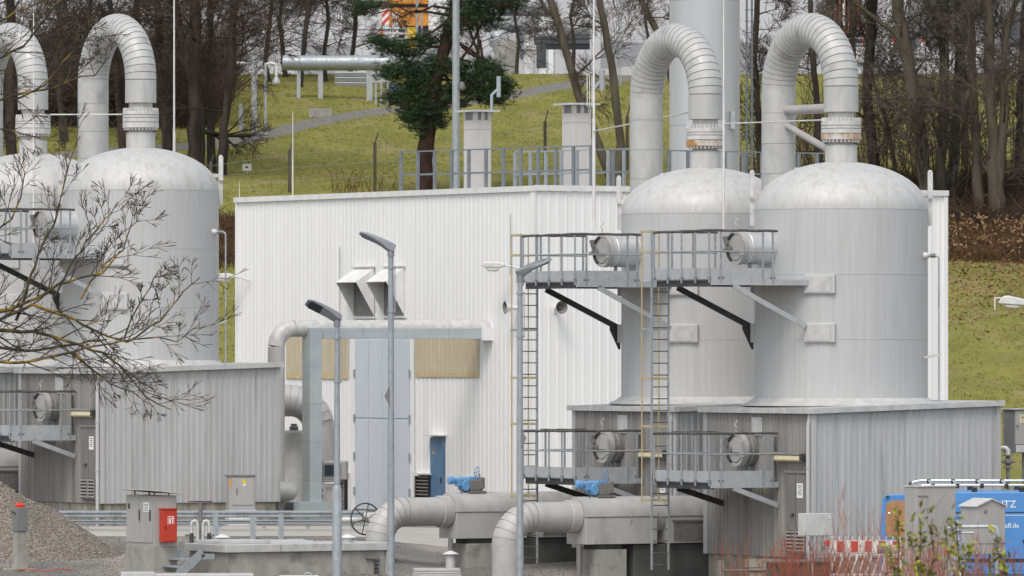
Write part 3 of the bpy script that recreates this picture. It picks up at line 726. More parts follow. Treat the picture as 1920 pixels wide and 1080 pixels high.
# upper and lower manways (the lower one comes out through the housing wall)
def manway(z, x_wall, first):
    xf = -3.28
    b = MB().lathe([(.44, x_wall), (.44, xf+.30), (.42, xf+.28), (.42, xf+.12)], 40, axis='x', o=(0, 0, z), cap=False).build('manway', M['bright'] if first else M['cast'], tank, smooth=30)
    rg = MB().lathe([(.40, xf+.16), (.445, xf+.16), (.445, xf), (.36, xf-.0), (.35, xf+.02)], 40, axis='x', o=(0, 0, z), cap=False).build('clamp_ring', M['cabinet'], b, smooth=30)
    MB().lathe([(0, xf-.015), (.33, xf-.01), (.345, xf+.03), (.345, xf+.1)], 40, axis='x', o=(0, 0, z), cap=False).build('door', M['cabinet'], b, smooth=30)
    MB().bar((xf-.05, .02, z), (xf-.05, -.40, z), .06, .14).box(xf-.09, xf-.02, -.46, -.36, z-.2, z+.2).build('hinge', M['cabinet'], b)
    for a0, a1 in ((100, 150), (195, 240)):
        lk = MB()
        for a in range(a0, a1, 8):
            p1 = (xf-.03, .37*math.cos(rad(a))*-1, z+.37*math.sin(rad(a))); p2 = (xf-.03, .37*math.cos(rad(a+8))*-1, z+.37*math.sin(rad(a+8)))
            lk.bar(p1, p2, .06, .05)
        lk.build('locking_band', M['dark_steel'], b)
    MB().box(xf-.10, xf-.0, .28, .42, z+.10, z+.22).box(xf-.16, xf-.02, .26, .40, z-.12, z-.02).box(xf-.12, xf, .30, .44, z+.2, z+.30).box(xf-.09, xf-.01, .31, .39, z-.1, z+.25).build('latch', M['cast'], b)
    MB().tube([(xf-.10, .12, z-.01), (xf+.02, .12, z-.01)], .07, 12).build('hub', M['cast'], b, smooth=40)
    pts = [(xf+.02+.02*math.cos(t_), .05*math.sin(t_*2), z+.47+.30*t_/6.28) for t_ in np.linspace(0, 6.28, 10)]
    MB().tube(pts, .012, 5).build('earth_strap', M['flange'], b)
    MB().tube([(xf+.35, -.15, z-.43), (xf+.35, -.15, z-.85)], .05, 8).build('support_leg', M['cabinet_dark'], b)
manway(8.73, -2.10, True)
manway(3.45, -2.70, False)
TG = 'upright silver tanks'
copies(tank, [(0, 'silver tank rising behind the housing that the open blue van stands at'),
              (1, 'silver tank between the white hall and its twin, horn loudspeaker beside it'),
              (2, 'silver tank with bare lichen branches hanging across its shell'),
              (3, 'silver tank mostly hidden by its twin behind the thin white rod')])

for i_ in (2, 3):
    for ch in made['silver_tank'][i_].children:
        if ch.name.startswith('flange'):
            ch.material_slots[0].link = 'OBJECT'; ch.material_slots[0].material = M['flange']
# --- gooseneck pipe
gn = thing('gooseneck_pipe', '-', 'pipe', st_loc(0), R30, 'gooseneck pipes over the tanks')
RB, RL = 1.55, .457
MB().lathe([(.345, 11.99), (.345, 12.36)], 36, cap=False).build('neck', M['flange'], gn, smooth=30)
fl = MB().lathe([(.30, 11.90), (.53, 11.90), (.53, 11.965), (.30, 11.965)], 44, cap=False).build('flange', M['flange'], gn, smooth=30)
MB().lathe([(.30, 11.98), (.53, 11.98), (.53, 12.08), (.30, 12.08)], 44, cap=False).build('flange', M['flange'], gn, smooth=30)
bm = MB()
for k in range(28):
    a = 2*math.pi*(k+.5)/28; bm.lathe([(.04, 12.08), (.04, 12.17), (0, 12.18)], 6, c=(.485*math.cos(a), .485*math.sin(a)))
bm.build('bolts', M['flange'], fl, kind='stuff')
MB().lathe([(.34, 12.33), (RL, 12.33), (RL, 12.995)], 48, cap=False).build('pipe_section', M['pipe'], gn, smooth=30)
seg_bend(gn, (0, RB, 13.0), (0, -1, 0), (0, 0, 1), RB, RL, 28, math.pi, M['pipe'], sides=36, lip=.014)
z = 13.0; k = 0; secs = [.62, .82, .80, .82, .82, .82, .82, .82, .82, .82, .82, .80]
sm = MB().lathe([(RL-.012, -1.0), (RL-.012, -.985), (RL, -.984), (RL, 0)], 40, c=(0, 2*RB), cap=False).mesh('pipe_section', 30); sm.materials.append(M['pipe'])
while z > 2.45:
    h = secs[min(k, 11)]; h = min(h, z - 2.42)
    o = link('pipe_section', sm, None, gn, (0, 0, z)); o.scale = (1, 1, h); z -= h; k += 1
seg_bend(gn, (-.75, 2*RB, 2.42), (1, 0, 0), (0, 0, -1), .75, .40, 6, rad(90), M['pipe_low'])
def hpipe(x0, x1, r, nm='pipe_section', m='pipe_low'):
    MB().lathe([(r, x0), (r, x1)], 40, axis='x', o=(0, 2*RB, 1.67), cap=False).build(nm, M[m], gn, smooth=30)
hpipe(-1.4, -.75, .41)
def vbox(x0, x1, r, zb, nm, hw):
    """half-round top with box skirt below: insulation box round the valve"""
    poly = [(hw*math.cos(a), r*math.sin(a)) for a in [math.pi*k/20 for k in range(21)]]
    o = MB().prism(poly, (x0, 2*RB, 1.67), (0,1,0), (0,0,1), (1,0,0), x1-x0).build(nm, M['pipe_low'], gn, smooth=35)
    MB().box(x0+.01, x1-.01, 2*RB-hw+.005, 2*RB+hw-.005, zb, 1.655).build('lower_box', M['pipe_low'], o, bevel=.01)
    b2 = MB()
    for s in (-1,):
        b2.box(x0, x1, 2*RB+s*hw-.012, 2*RB+s*hw+.004, 1.655, 1.672)
    b2.build('joint_strip', M['cast'], o)
    return o
vb = vbox(-3.78, -1.4, .52, .94, 'insulation_box', .52)
MB().box(-3.6, -2.7, 2*RB-.545, 2*RB-.52, 1.02, 1.50).box(-3.65, -2.6, 2*RB-.58, 2*RB-.52, 1.52, 1.56).build('inspection_hatch', M['cast'], vb)
hpipe(-4.08, -3.78, .44)
vbox(-6.30, -4.08, .52, .94, 'insulation_box', .50)
MB().lathe([(.535, -4.92), (.535, -4.88)], 40, axis='x', o=(0, 2*RB, 1.66), cap=False).build('band', M['pipe_low'], gn, smooth=30)
hpipe(-6.55, -6.30, .42); hpipe(-7.65, -6.53, .39)
MB().lathe([(.40, -6.60), (.435, -6.58), (.435, -6.32), (.40, -6.3)], 40, axis='x', o=(0, 2*RB, 1.67), cap=False).build('collar', M['pipe_low'], gn, smooth=40)
MB().lathe([(.398, -7.40), (.398, -7.37)], 40, axis='x', o=(0, 2*RB, 1.67), cap=False).build('band', M['pipe_low'], gn, smooth=40)
seg_bend(gn, (-7.65, 2*RB, .92), (0, 0, 1), (-1, 0, 0), .75, .392, 7, rad(90), M['pipe_low'])
MB().lathe([(.388, -1.6), (.388, .925)], 40, c=(-8.40, 2*RB), cap=False).build('pipe_section', M['pipe_low'], gn, smooth=30)
# stay between the two legs (only the first has it)
STAY = MB().tube([(0, .40, 12.45), (0, 2*RB-.4, 12.45)], .13, 14).tube([(0, .46, 11.3), (0, 2*RB-.4, 12.05)], .09, 12)
copies(gn, [(0, 'thick gooseneck pipe from the tank behind the van, rust-stained flange below it'),
            (1, 'thick gooseneck pipe standing in front of the tall grey stack'),
            (2, 'gooseneck pipe in front of the dark tree trunks beside a white rod'),
            (3, 'gooseneck pipe cut by the photo edge, lichen branches across it')])
STAY.build('stay', M['cabinet'], gn, smooth=40)

# --- actuators, piers and posts below the pipes
ac = thing('valve_actuator', '-', 'actuator', st_loc(0), R30, 'blue valve actuators on the low pipes')
y0 = 2*RB
MB().box(-5.85, -5.0, y0-.32, y0+.32, 2.17, 2.24).build('base_plate', M['cast'], ac)
MB().box(-5.75, -5.12, y0-.25, y0+.25, 2.24, 2.62).box(-5.30, -5.05, y0-.30, y0+.22, 2.30, 2.70).build('gearbox', M['cast'], ac, bevel=.03)
MB().lathe([(.0,-.26),(.17,-.26),(.19,-.2),(.19,.2),(.17,.26),(0,.26)], 20, axis='y', o=(-5.95, y0, 2.42)).build('gear_case', M['blue'], ac, smooth=35)
MB().lathe([(.0,-6.78),(.10,-6.78),(.135,-6.74),(.135,-6.50),(.10,-6.46),(.10,-6.2),(.12,-6.18),(.12,-5.7),(0,-5.7)], 20, axis='x', o=(0, y0-.05, 2.60)).build('motor', M['blue'], ac, smooth=35)
MB().box(-6.35, -6.1, y0-.2, y0+.1, 2.40, 2.66).box(-5.7, -5.3, y0-.12, y0+.12, 2.62, 2.72).build('switch_box', M['blue'], ac, bevel=.02)
pts = [(-5.35 + .12*math.sin(t_), y0-.1 + .16*math.cos(t_)*.5, 2.72 + .17 - .17*math.cos(t_)) for t_ in np.linspace(0, 6.28, 20)]
MB().tube(pts, .014, 6).bar(pts[0], pts[10], .02, .02).bar(pts[5], pts[15], .02, .02).build('hand_wheel', M['blue'], ac, smooth=50)
MB().tube([(-5.15, y0, 2.70), (-5.15, y0, 2.82)], .03, 8).build('position_pin', M['cast'], ac)
MB().tube([(-6.2, y0-.2, 2.42), (-6.25, y0-.25, 2.2), (-6.15, y0-.45, 1.9)], .018, 6).build('cable', M['dark_steel'], ac)
pv = Vector((-5.55, y0, 2.17))
for o in ac.children:
    o.scale = (.62, .66, .80); o.location = (pv.x*.38, pv.y*.34, pv.z*.20)
copies(ac, [(0, 'blue actuator with grey gearbox on the pipe below the lower walkway'),
            (1, 'blue actuator with grey gearbox before the white hall beside the blue door')])
def pier_set(i, l1, l2, l3):
    e = thing('concrete_pier', l1, 'concrete pier', st_loc(i), R30, 'concrete piers under the low pipes')
    MB().box(-5.95, -5.0, 2.65, 3.55, -.9, .80).build('pier', M['concrete'], e, bevel=.02)
    MB().box(-5.85, -5.1, 2.75, 3.45, .802, .94).build('bearing', M['concrete_dark'], e)
    p = thing('support_post', l2, 'post', st_loc(i), R30, 'steel posts under the low pipes')
    MB().tube([(-6.35, 2.85, -.9), (-6.35, 2.85, .94)], .07, 12).build('post', M['cabinet_dark'], p, smooth=40)
    MB().box(-6.47, -6.23, 2.73, 2.97, -.10, .08).build('foot_plate', M['concrete'], p)
    w_ = thing('foundation_block', l3, 'concrete block', st_loc(i), R30, 'dark foundation blocks under the insulation boxes')
    MB().box(-4.75, -1.2, 2.70, 3.9, -.9, .92).build('block', M['concrete_dark'], w_, bevel=.02)
pier_set(0, 'concrete pier under the pipe box beside the long ladder foot', 'steel post beside the pier in front of the dark foundation', 'dark concrete block behind the foot of the long ladder')
pier_set(1, 'concrete pier under the pipe box standing on open gravel', 'dark steel post on open gravel beside a concrete pier', 'dark concrete block seen behind the descending front elbow pipe')
pier_set(2, 'concrete pier of the pipe that is hidden behind the gravel heap', 'steel post of the pipe behind the gravel heap', 'dark block between the corrugated housing and the gravel heap')

# --- corrugated housing
hs_ = thing('corrugated_housing', '-', 'housing', st_loc(0), R30, 'corrugated housings below the tanks')
x0, x1, y0, y1 = -2.80, 2.90, -3.10, 2.25
zl, zrt = 4.42, 4.60
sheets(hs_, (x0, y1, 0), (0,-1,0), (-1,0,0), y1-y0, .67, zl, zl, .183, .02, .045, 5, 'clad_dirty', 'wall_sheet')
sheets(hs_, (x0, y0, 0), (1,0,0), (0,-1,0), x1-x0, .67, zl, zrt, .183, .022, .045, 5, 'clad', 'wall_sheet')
MB().corr((x1, y0, 0), (0,1,0), (1,0,0), y1-y0, .67, zrt, zrt, .183, .035, .045).build('wall_sheet', M['clad'], hs_)
MB().corr((x1, y1, 0), (-1,0,0), (0,1,0), x1-x0, .67, zrt, zl, .183, .035, .045).build('wall_sheet', M['clad'], hs_)
MB().box(x0-.06, x0+.02, y0-.06, y0+.09, .67, zl).build('corner_trim', M['clad'], hs_)
MB().box(x1-.08, x1+.05, y0-.055, y0+.05, .67, zrt).build('corner_trim', M['clad'], hs_)
MB().box(x0-.055, x0+.02, y1-.12, y1+.05, .67, zl).build('corner_trim', M['clad'], hs_)
MB().box(x0+.05, x1-.05, y0+.05, y1-.05, -1.2, .668).build('plinth', M['plinth'], hs_)
sl = (zrt - zl) / (x1 - x0)
def slope_box(xa, xb, ya, yb, h0, h1):
    za, zb = zl + sl*(xa-x0), zl + sl*(xb-x0)
    return MB().add([(xa,ya,za+h0),(xb,ya,zb+h0),(xb,yb,zb+h0),(xa,yb,za+h0),(xa,ya,za+h1),(xb,ya,zb+h1),(xb,yb,zb+h1),(xa,yb,za+h1)],
                    [(0,3,2,1),(4,5,6,7),(0,1,5,4),(1,2,6,5),(2,3,7,6),(3,0,4,7)])
slope_box(x0-.16, x0-.10, y0-.16, y1+.16, -.01, .13).build('eaves_trim', M['flash'], hs_)
slope_box(x0-.098, x1+.12, y0-.16, y0-.10, -.01, .13).build('eaves_trim', M['flash'], hs_)
slope_box(x0-.098, x1+.12, y0-.098, y1+.14, .05, .12).build('roof', M['flash'], hs_)
# corrugated roof edge under the skirt
rr_ = MB()
for k in range(60):
    a = 2*math.pi*k/60; a2 = 2*math.pi*(k+.55)/60
    for R0, R1 in ((2.63, 2.70),):
        pass
dr = MB().box(x0-.10, x0-.05, y0+.28, y0+1.22, .78, 2.86).build('door', M['grey_door'], hs_, bevel=.01)
MB().box(x0-.13, x0-.03, y0+.22, y0+1.28, 2.862, 2.93).build('door_head', M['grey_door'], dr)
MB().box(x0-.104, x0-.10, y0+.745, y0+.755, .8, 2.84).build('door_gap', M['gasket'], dr)
MB().box(x0-.15, x0-.10, y0+.82, y0+.88, 1.75, 1.82).bar((x0-.15, y0+.85, 1.77), (x0-.15, y0+.98, 1.75), .025, .025).build('handle', M['dark_steel'], dr)
for (ya, yb) in ((y0+.32, y0+.72), (y0+.78, y0+1.18)):
    MB().box(x0-.108, x0-.101, ya, yb, .84, 1.38).build('vent_panel', M['gasket'], dr)
    for k in range(6):
        z = .86 + k*.095
        MB().bar((x0-.118, ya+.02, z), (x0-.118, yb-.02, z), .035, .05, up=(.3,0,.95)).build('slat', M['louvre'], dr)
    for yy in (ya, yb):
        MB().box(x0-.13, x0-.109, yy-.018, yy+.018, .82, 1.40).build('vent_stile', M['louvre'], dr)
nt_ = MB().box(x0-.110, x0-.101, y0+.40, y0+.68, 2.22, 2.60).build('notice', M['paper'], dr)
for k in range(5):
    z = 2.53 - k*.055
    MB().box(x0-.1135, x0-.1105, y0+.44+.02*(k%2), y0+.64-.03*(k%3), z, z+.018).build('print_line', M['ink'], nt_)
lt = MB().box(x0-.22, x0-.09, y0+.38, y0+1.62, 3.34, 3.40).build('wall_lamp', M['louvre'], hs_)
MB().prism([(0,0),(.10,-.02),(.13,-.14),(.06,-.19),(0,-.17)], (x0-.10, y0+.36, 3.338), (-1,0,0), (0,0,1), (0,1,0), 1.28).build('diffuser', M['cream'], lt, bevel=.02)
MB().box(x0-.24, x0-.09, y0+.28, y0+.358, 3.18, 3.36).build('end_cap', M['dark_steel'], lt)
MB().tube([(x0-.07, y0+.10, 4.40), (x0-.07, y0+.14, 4.25), (x0-.11, y0+.13, 4.12), (x0-.11, y0+.13, -.2)], .055, 10).build('downpipe', M['clad'], hs_, smooth=50)
for z in (3.0, 1.6):
    MB().tube([(x0-.11, y0+.13, z), (x0-.11, y0+.13, z+.05)], .068, 10).build('pipe_collar', M['clad'], hs_, smooth=50)
MB().box(x0-.045, x0-.03, -.62, -.10, 3.82, 4.30).build('patch_plate', M['flash'], hs_)
MB().box(x0-.045, x0-.034, -.06, .5, 3.0, 3.9).build('patch_plate', M['clad'], hs_)
copies(hs_, [(0, 'corrugated housing with grey vented door that the blue van stands at'),
             (1, 'corrugated housing seen between the ladders behind its twin'),
             (2, 'corrugated housing with double grey door above the gravel heap'),
             (3, 'corrugated housing hidden behind the branches at the photo edge')])

# --- walkway platforms
def platform(zf, upper):
    nm = 'upper_walkway' if upper else 'lower_walkway'
    th = thing(nm, '-', 'walkway', st_loc(0), R30, ('upper' if upper else 'lower') + ' walkways before the manways')
    xo, ya, yb = -4.9, -1.4, 1.4
    xi = -1.85 if upper else -2.85
    MB().box(xo+.02, xi-.12, ya+.02, yb-.02, zf-.03, zf+.0).build('deck', M['galv'], th)
    # near side: deep pale toe board and channel
    MB().box(xo, -2.95, ya-.012, ya+.008, zf-.002, zf+.285).build('toe_board', M['galv_pale'], th)
    MB().box(xo, xi + (0 if upper else .02), ya-.03, ya+.02, zf-.155, zf-.004).build('channel', M['galv_pale'], th)
    for k in range(4):
        a = ya + (yb-ya)*k/4; b_ = ya + (yb-ya)*(k+1)/4
        MB().box(xo-.014, xo+.006, a+.006, b_-.006, zf-.002, zf+.285).build('toe_board', M['galv_pale'], th)
    MB().box(xo+.06, xo+.13, ya+.02, yb, zf-.19, zf-.034).build('channel', M['dark_steel'], th)
    MB().box(xo+.13, xi, yb-.05, yb, zf-.17, zf-.034).build('channel', M['dark_steel'], th)
    for k in range(1, 4):
        MB().box(xo+.14, xi-.15, ya+k*.7-.03, ya+k*.7+.03, zf-.13, zf-.034).build('joist', M['dark_steel'], th)
    MB().box(xo+.4, -2.95, yb-.01, yb+.01, zf-.002, zf+.16).build('toe_board', M['galv_pale'], th)
    # posts
    h = 1.26
    pm = MB().box(-.028, .028, -.012, .012, -.10, h).mesh('post'); pm.materials.append(M['rail'])
    px_ = MB().box(-.012, .012, -.028, .028, -.10, h).mesh('post'); px_.materials.append(M['rail'])
    for x in (xo+.30, -3.32, -3.02): link('post', pm, None, th, (x, ya-.028, zf))
    for k in range(5):
        link('post', px_, None, th, (xo-.03, ya + .02 + (yb-ya-.04)*k/4, zf))
    for x in ((-3.02, -3.7, -4.35) if upper else (-3.02, -3.6, -4.2)): link('post', pm, None, th, (x, yb+.028, zf))
    bs = MB()
    for x in (xo+.30, -3.02):
        for dx in (-.06, .06): bs.box(x+dx-.018, x+dx+.018, ya-.05, ya-.012, zf+.02, zf+.06)
    for k in range(5):
        for dy in (-.05, .05):
            yy = ya + .02 + (yb-ya-.04)*k/4 + dy; bs.box(xo-.05, xo-.014, yy-.018, yy+.018, zf+.02, zf+.06)
    bs.build('bolts', M['cast'], th, kind='stuff')
    def wob(p, q, r, m, nmz, n=10, amp=.006):
        p, q = Vector(p), Vector(q)
        pts = [p + (q-p)*k/n + Vector((0, 0, amp*math.sin(k*1.7))) for k in range(n+1)]
        MB().tube(pts, r, 8).build(nmz, m, th, smooth=50)
    mr = M['rail_dark'] if upper else M['rail']
    wob((xo-.03, ya-.03, zf+h), (xo-.03, yb, zf+h-.02), .034, M['rail_dark'], 'top_rail')
    wob((xo-.03, ya-.03, zf+h), (-2.88, ya-.03, zf+h), .034, M['rail_dark'] if upper else M['rail_dark'], 'top_rail')
    wob((xo+.55, yb+.03, zf+h), (-2.95, yb+.03, zf+h), .030, M['rail_dark'], 'top_rail')
    for (p, q) in (((xo-.03, ya-.03, zf+.72), (xo-.03, yb, zf+.72)), ((xo-.03, ya-.035, zf+.72), (-2.88, ya-.035, zf+.72)), ((xo+.55, yb+.03, zf+.72), (-2.95, yb+.03, zf+.72))):
        MB().tube([p, q], .021, 8).build('mid_rail', M['rail'], th, smooth=50)
    # braces
    bx = -1.98 if upper else x0-.03
    zb = zf - 1.22 if upper else zf - .62
    if not upper: MB().box(-2.96, -2.90, ya-.03, ya+.02, zf-.0, zf+h-.1).build('end_post', M['rail_dark'], th)
    MB().bar((-4.22, ya-.005, zf-.16), (bx-.02, ya-.005, zb), .05, .13).build('brace', M['galv_pale'], th)
    MB().bar((-4.22, yb-.03, zf-.20), (bx+.02, yb-.03, zb), .06, .15).build('brace', M['dark_steel'], th)
    if upper:
        MB().prism([(-.02, .12), (-.34, .12), (-.34, -.02), (-.06, -.55), (-.02, -.55)], (-1.86, yb-.05, zb-.05), (1,0,0), (0,0,1), (0,1,0), .05).build('brace_shoe', M['dark_steel'], th)
    return th
x0 = -2.80
up = platform(7.89, True)
copies(up, [(0, 'upper walkway with dark top rail before the tank behind the van'),
            (1, 'upper walkway with dark top rail overhanging the white hall wall'),
            (2, 'upper walkway on the tank behind the lichen-covered branches')])
lo = platform(2.63, False)
copies(lo, [(0, 'lower walkway beside the grey vented door and the blue van'),
            (1, 'lower walkway above a blue actuator against the white hall'),
            (2, 'lower walkway on the housing above the gravel heap')])

# --- long ladders
ld = thing('access_ladder', '-', 'ladder', st_loc(0), R30, 'long ladders to the upper walkways')
yl = 1.50
for x in (-4.93, -4.42):
    MB().box(x-.018, x+.018, yl-.03, yl+.03, .28, 9.20).build('stile', M['rail'], ld)
rm = MB().tube([(-.235, 0, 0), (.235, 0, 0)], .017, 6).mesh('rung', 50); rm.materials.append(M['rung'])
z = .42
while z < 7.75: link('rung', rm, None, ld, (-4.675, yl, z)); z += .311
for dx in (-.0, .52):
    MB().tube([(-4.93+dx, yl+.50, 2.05), (-4.93+dx, yl+.50, 9.18)], .019, 6).build('guard_bar', M['yellow'], ld)
for z in (9.16, 8.62, 6.60, 5.30, 4.05, 2.10):
    MB().bar((-4.95, yl+.03, z), (-4.95, yl+.52, z), .012, .06).bar((-4.41, yl+.03, z), (-4.41, yl+.52, z), .012, .06).bar((-4.95, yl+.525, z), (-4.40, yl+.525, z), .012, .06).build('guard_strap', M['yellow'] if z not in (6.60,) else M['rail'], ld)
copies(ld, [(0, 'long ladder with yellow guard bars between the two silver tanks'),
            (1, 'long ladder with yellow guard bars against the white hall')])

# ------------------------------------------------------------------ tall stack and masts behind the hall
sk = thing('tall_stack', 'tall smooth grey stack rising behind the pair of gooseneck pipes', 'stack', (X(1321, 242), 242, 1.0), 0)
r = 66 * 242 / F
ztop = 34
for k in range(8):
    z0_ = 0 + k * 4.2
    MB().lathe([(r, z0_), (r, z0_+4.18), (r-.012, z0_+4.185), (r-.012, z0_+4.2)], 72, cap=False).build('stack_section', M['stack'], sk, smooth=30)
MB().lathe([(0, 33.6), (r, 33.6)], 72, cap=False).build('cap', M['stack'], sk)
zb = Z(240, 240) - 1.0
MB().box(r*.72, r*.72+.14, -r*.80-.1, -r*.66, zb, zb+.6).build('junction_box', M['galv'], sk)
ms = thing('ladder_mast', 'slim blue-grey ladder mast beside the tall stack', 'mast', (X(1405, 246), 246, 1.6), rad(12))
for s in (-1, 1):
    MB().box(s*.09-.03, s*.09+.03, -.03, .03, 0, 22).build('mast_leg', M['steel_blue'], ms)
rm = MB().box(-.17, .17, -.014, .014, -.014, .014).mesh('rung'); rm.materials.append(M['steel_blue'])
for k in range(56): link('rung', rm, None, ms, (0, -.04, .3 + k*.385))
lm = thing('lamp_mast', 'tall galvanised mast in front of the dark pine', 'mast', (X(855, 262), 262, g(X(855,262), 262)-.2), 0)
MB().tube([(0,0,0), (0,0,11), (0,0,26)], [.17, .14, .10], 14).build('mast_tube', M['galv'], lm, smooth=50)
MB().lathe([(.0,-.0),(.08,.02),(.13,.1),(.08,.3),(0,.33)], 12, c=(.22, -.1)).build('sensor', M['cast'], lm, loc=(0,0, Z(160,262)-g(X(855,262),262)), smooth=50)
# ------------------------------------------------------------------ street lamps
def lamp(label, px, pytop, d, yaw, pitch, roll, thick_y=None, sensor=None, r0=.085):
    x = X(px, d); zg = g(x, d)
    th = thing('street_lamp', label, 'street lamp', (x, d, zg - .1), 0, 'galvanised street lamps')
    h = Z(pytop, d) - zg + .1
    if thick_y:
        hm = Z(thick_y, d) - zg + .1
        MB().tube([(0,0,0), (0,0,hm), (0,0,hm+.10)], [.118, .118, .085], 16).build('lower_pole', M['galv'], th, smooth=50)
        MB().tube([(0,0,hm+.05), (0,0,h)], [.08, .06], 16).build('pole', M['galv'], th, smooth=50)
        MB().box(-.06, .06, -.125, -.11, .6, 1.0).build('access_door', M['galv'], th)
    else:
        MB().tube([(0,0,0), (0,0,h)], [.095, .066], 16).build('pole', M['galv'], th, smooth=50)
    hd = bpy.data.objects.new('lamp_head', None)
    # head: tapering shell built along local +x
    b = MB()
    secs = [(-.10,.075,-.10,.10), (.05,.10,-.10,.115), (.25,.125,-.035,.115), (.5,.14,.0,.10), (.75,.13,.02,.085), (.86,.09,.035,.07)]
    for (xx, w, za, zb) in secs:
        b.v += [(xx,-w,za*.6+zb*.4),(xx,-w*.8,za),(xx,w*.8,za),(xx,w,za*.6+zb*.4),(xx,w*.8,zb),(xx,-w*.8,zb)]
    n = len(secs)
    for i in range(n-1):
        for k in range(6):
            k2 = (k+1) % 6; b.f.append((i*6+k, i*6+k2, (i+1)*6+k2, (i+1)*6+k))
    b.f += [tuple(range(5,-1,-1)), tuple((n-1)*6+k for k in range(6))]
    rot = (Matrix.Rotation(yaw, 3, 'Z') @ Matrix.Rotation(-pitch, 3, 'Y') @ Matrix.Rotation(roll, 3, 'X')).to_euler()
    o = b.build('lamp_head', M['lamp_head'], th, (0,0,h+.10), rot, smooth=40, bevel=.012); o.scale = (1, 1.12 if thick_y else 1.0, 1)
    MB().prism([(.28,-.10),(.74,-.105),(.80,-.06),(.80,.06),(.74,.105),(.28,.10)], (0,0,.008), (1,0,.03), (0,1,0), (0,0,-1), .03).build('lens', M['lamp_lens'], o)
    b2 = MB()
    for k in range(6): b2.box(.30+k*.07, .325+k*.07, -.10, .10, .09, .118)
    b2.build('cooling_fin', M['lamp_head'], o)
    MB().tube([(0,0,h-.12), (0,0,h+.06)], .085, 14).build('spigot', M['lamp_head'], th, smooth=50)
    for zz in (h-.42, h-1.5):
        MB().tube([(0,0,zz), (0,0,zz+.05)], .09, 12).build('band', M['galv'], th, smooth=50)
    MB().tube([(.10,-.03,h-1.5), (.10,-.03,h-.35)], .016, 6).build('conduit', M['rail'], th)
    if sensor:
        z = Z(sensor[0], d) - zg + .1; s = sensor[1]
        MB().add([(s*.05,-.1,z),(s*.16,-.12,z),(s*.05,-.1,z+.24),(s*.03,-.1,z-.24),(s*.05,.1,z+.24),(s*.03,.1,z-.24),(s*.13,.1,z)],
                 [(0,2,1),(0,1,3),(1,2,4,6),(1,6,5,3),(2,0,3,5,4)]).box(min(s*.02,s*.07), max(s*.02,s*.07), -.06, .06, z-.05, z+.05).build('sensor_box', M['cabinet_dark'], th)
    return th
lamp('tallest street lamp with head angled up over the air hoods', 733, 472, 178, rad(180), rad(22), rad(20), None, (743, -1))
lamp('shorter street lamp with dark flat panel on its head and thicker lower pole', 632, 603, 176, rad(198), rad(24), rad(46), 918)
lamp('street lamp with upswept head beside the long ladder of the white hall', 975, 520, 179, rad(0), rad(22), rad(20), None, (822, 1))
wl_ = thing('old_lamp', 'white lamp head reaching into view from the photo edge over the grass', 'street lamp', P(1880, 566, 180), rad(-4))
MB().prism([(-.12,-.02),(.0,.14),(.14,.16),(.70,.03),(.70,-.06),(.50,-.09),(-.06,-.05)], (0,-.14,0), (1,0,0), (0,0,1), (0,1,0), .28).build('housing', M['old_lamp'], wl_, bevel=.03)
MB().prism([(0,-.065),(.12,-.15),(.36,-.16),(.48,-.095)], (0,-.11,0), (1,0,0), (0,0,1), (0,1,0), .22).build('bowl', M['clear_bowl'], wl_, bevel=.03)
MB().box(-.21,-.18,-.1,.1,-.2,.12).bar((-.195,0,.1),(0,0,.1),.03,.03).build('shield', M['old_lamp'], wl_)
zg_ = g(X(1880,180)+2.2, 180) - P(1880,566,180).z
MB().tube([(.6,0,-.02),(1.6,0,-.15),(2.1,0,-.5),(2.2,0,-1.2),(2.2,0,zg_)], .06, 10).build('pole', M['galv'], wl_, smooth=60)

# ------------------------------------------------------------------ control cabinet, fire box, alarm post
d = 186; x = X(288, d); zg = g(x, d)
cb = thing('control_cabinet', 'grey two-door control cabinet under a flat sheet roof on concrete base', 'cabinet', (x, d, zg), R30)
zb, zt = Z(1022, d) - zg, Z(931, d) - zg
MB().box(-.02, .68, -.02, 1.56, -.9, zb-.05).build('concrete_base', M['concrete'], cb, bevel=.02)
MB().box(0, .66, 0, 1.54, zb-.048, zt).build('case', M['cabinet'], cb, bevel=.01)
for k in range(2):
    dd = MB().box(-.022, -.002, .03+k*.75, .76+k*.75, zb+.05, zt-.05).build('door', M['cabinet'], cb, bevel=.008)
    MB().box(-.045, -.023, .12+k*.6, .17+k*.6, zb+.62-k*.0, zb+.90).build('handle', M['dark_steel'], dd)
MB().box(-.03, -.0225, .22, .52, zb+.85, zb+1.10).build('notice', M['paper'], cb)
for k in range(5):
    MB().box(-.0335, -.0305, .26+.02*(k%2), .48-.02*(k%3), zb+1.04-k*.04, zb+1.055-k*.04).build('print_line', M['ink'], cb)
MB().box(-.036, -.0225, 1.30, 1.40, zb+.92, zb+1.05).build('lock', M['dark_steel'], cb)
for y in (.2, 1.3):
    for x_ in (.12, .54):
        MB().tube([(x_, y, zt), (x_, y, zt+.12-.04*(x_>.3))], .02, 6).build('roof_stay', M['cast'], cb)
MB().prism([(-.22,.16),(.88,.05),(.88,.075),(-.22,.19)], (0,-.14,zt), (1,0,0), (0,0,1), (0,1,0), 1.82).build('roof_sheet', M['flash'], cb)
MB().box(-.012, .672, -.012, 1.552, zt+.002, zt+.02).build('top_trim', M['cabinet'], cb)
fb = thing('fire_box', 'red box with white fire extinguisher sign hung on the grey control cabinet', 'fire box', (x, d, zg), R30)
z0, z1 = Z(1017, d)-zg, Z(955, d)-zg
MB().box(.16, .58, -.20, -.006, z0, z1).build('case', M['red'], fb, bevel=.012)
MB().box(.185, .555, -.216, -.201, z0+.03, z1-.05).build('door', M['red'], fb, bevel=.006)
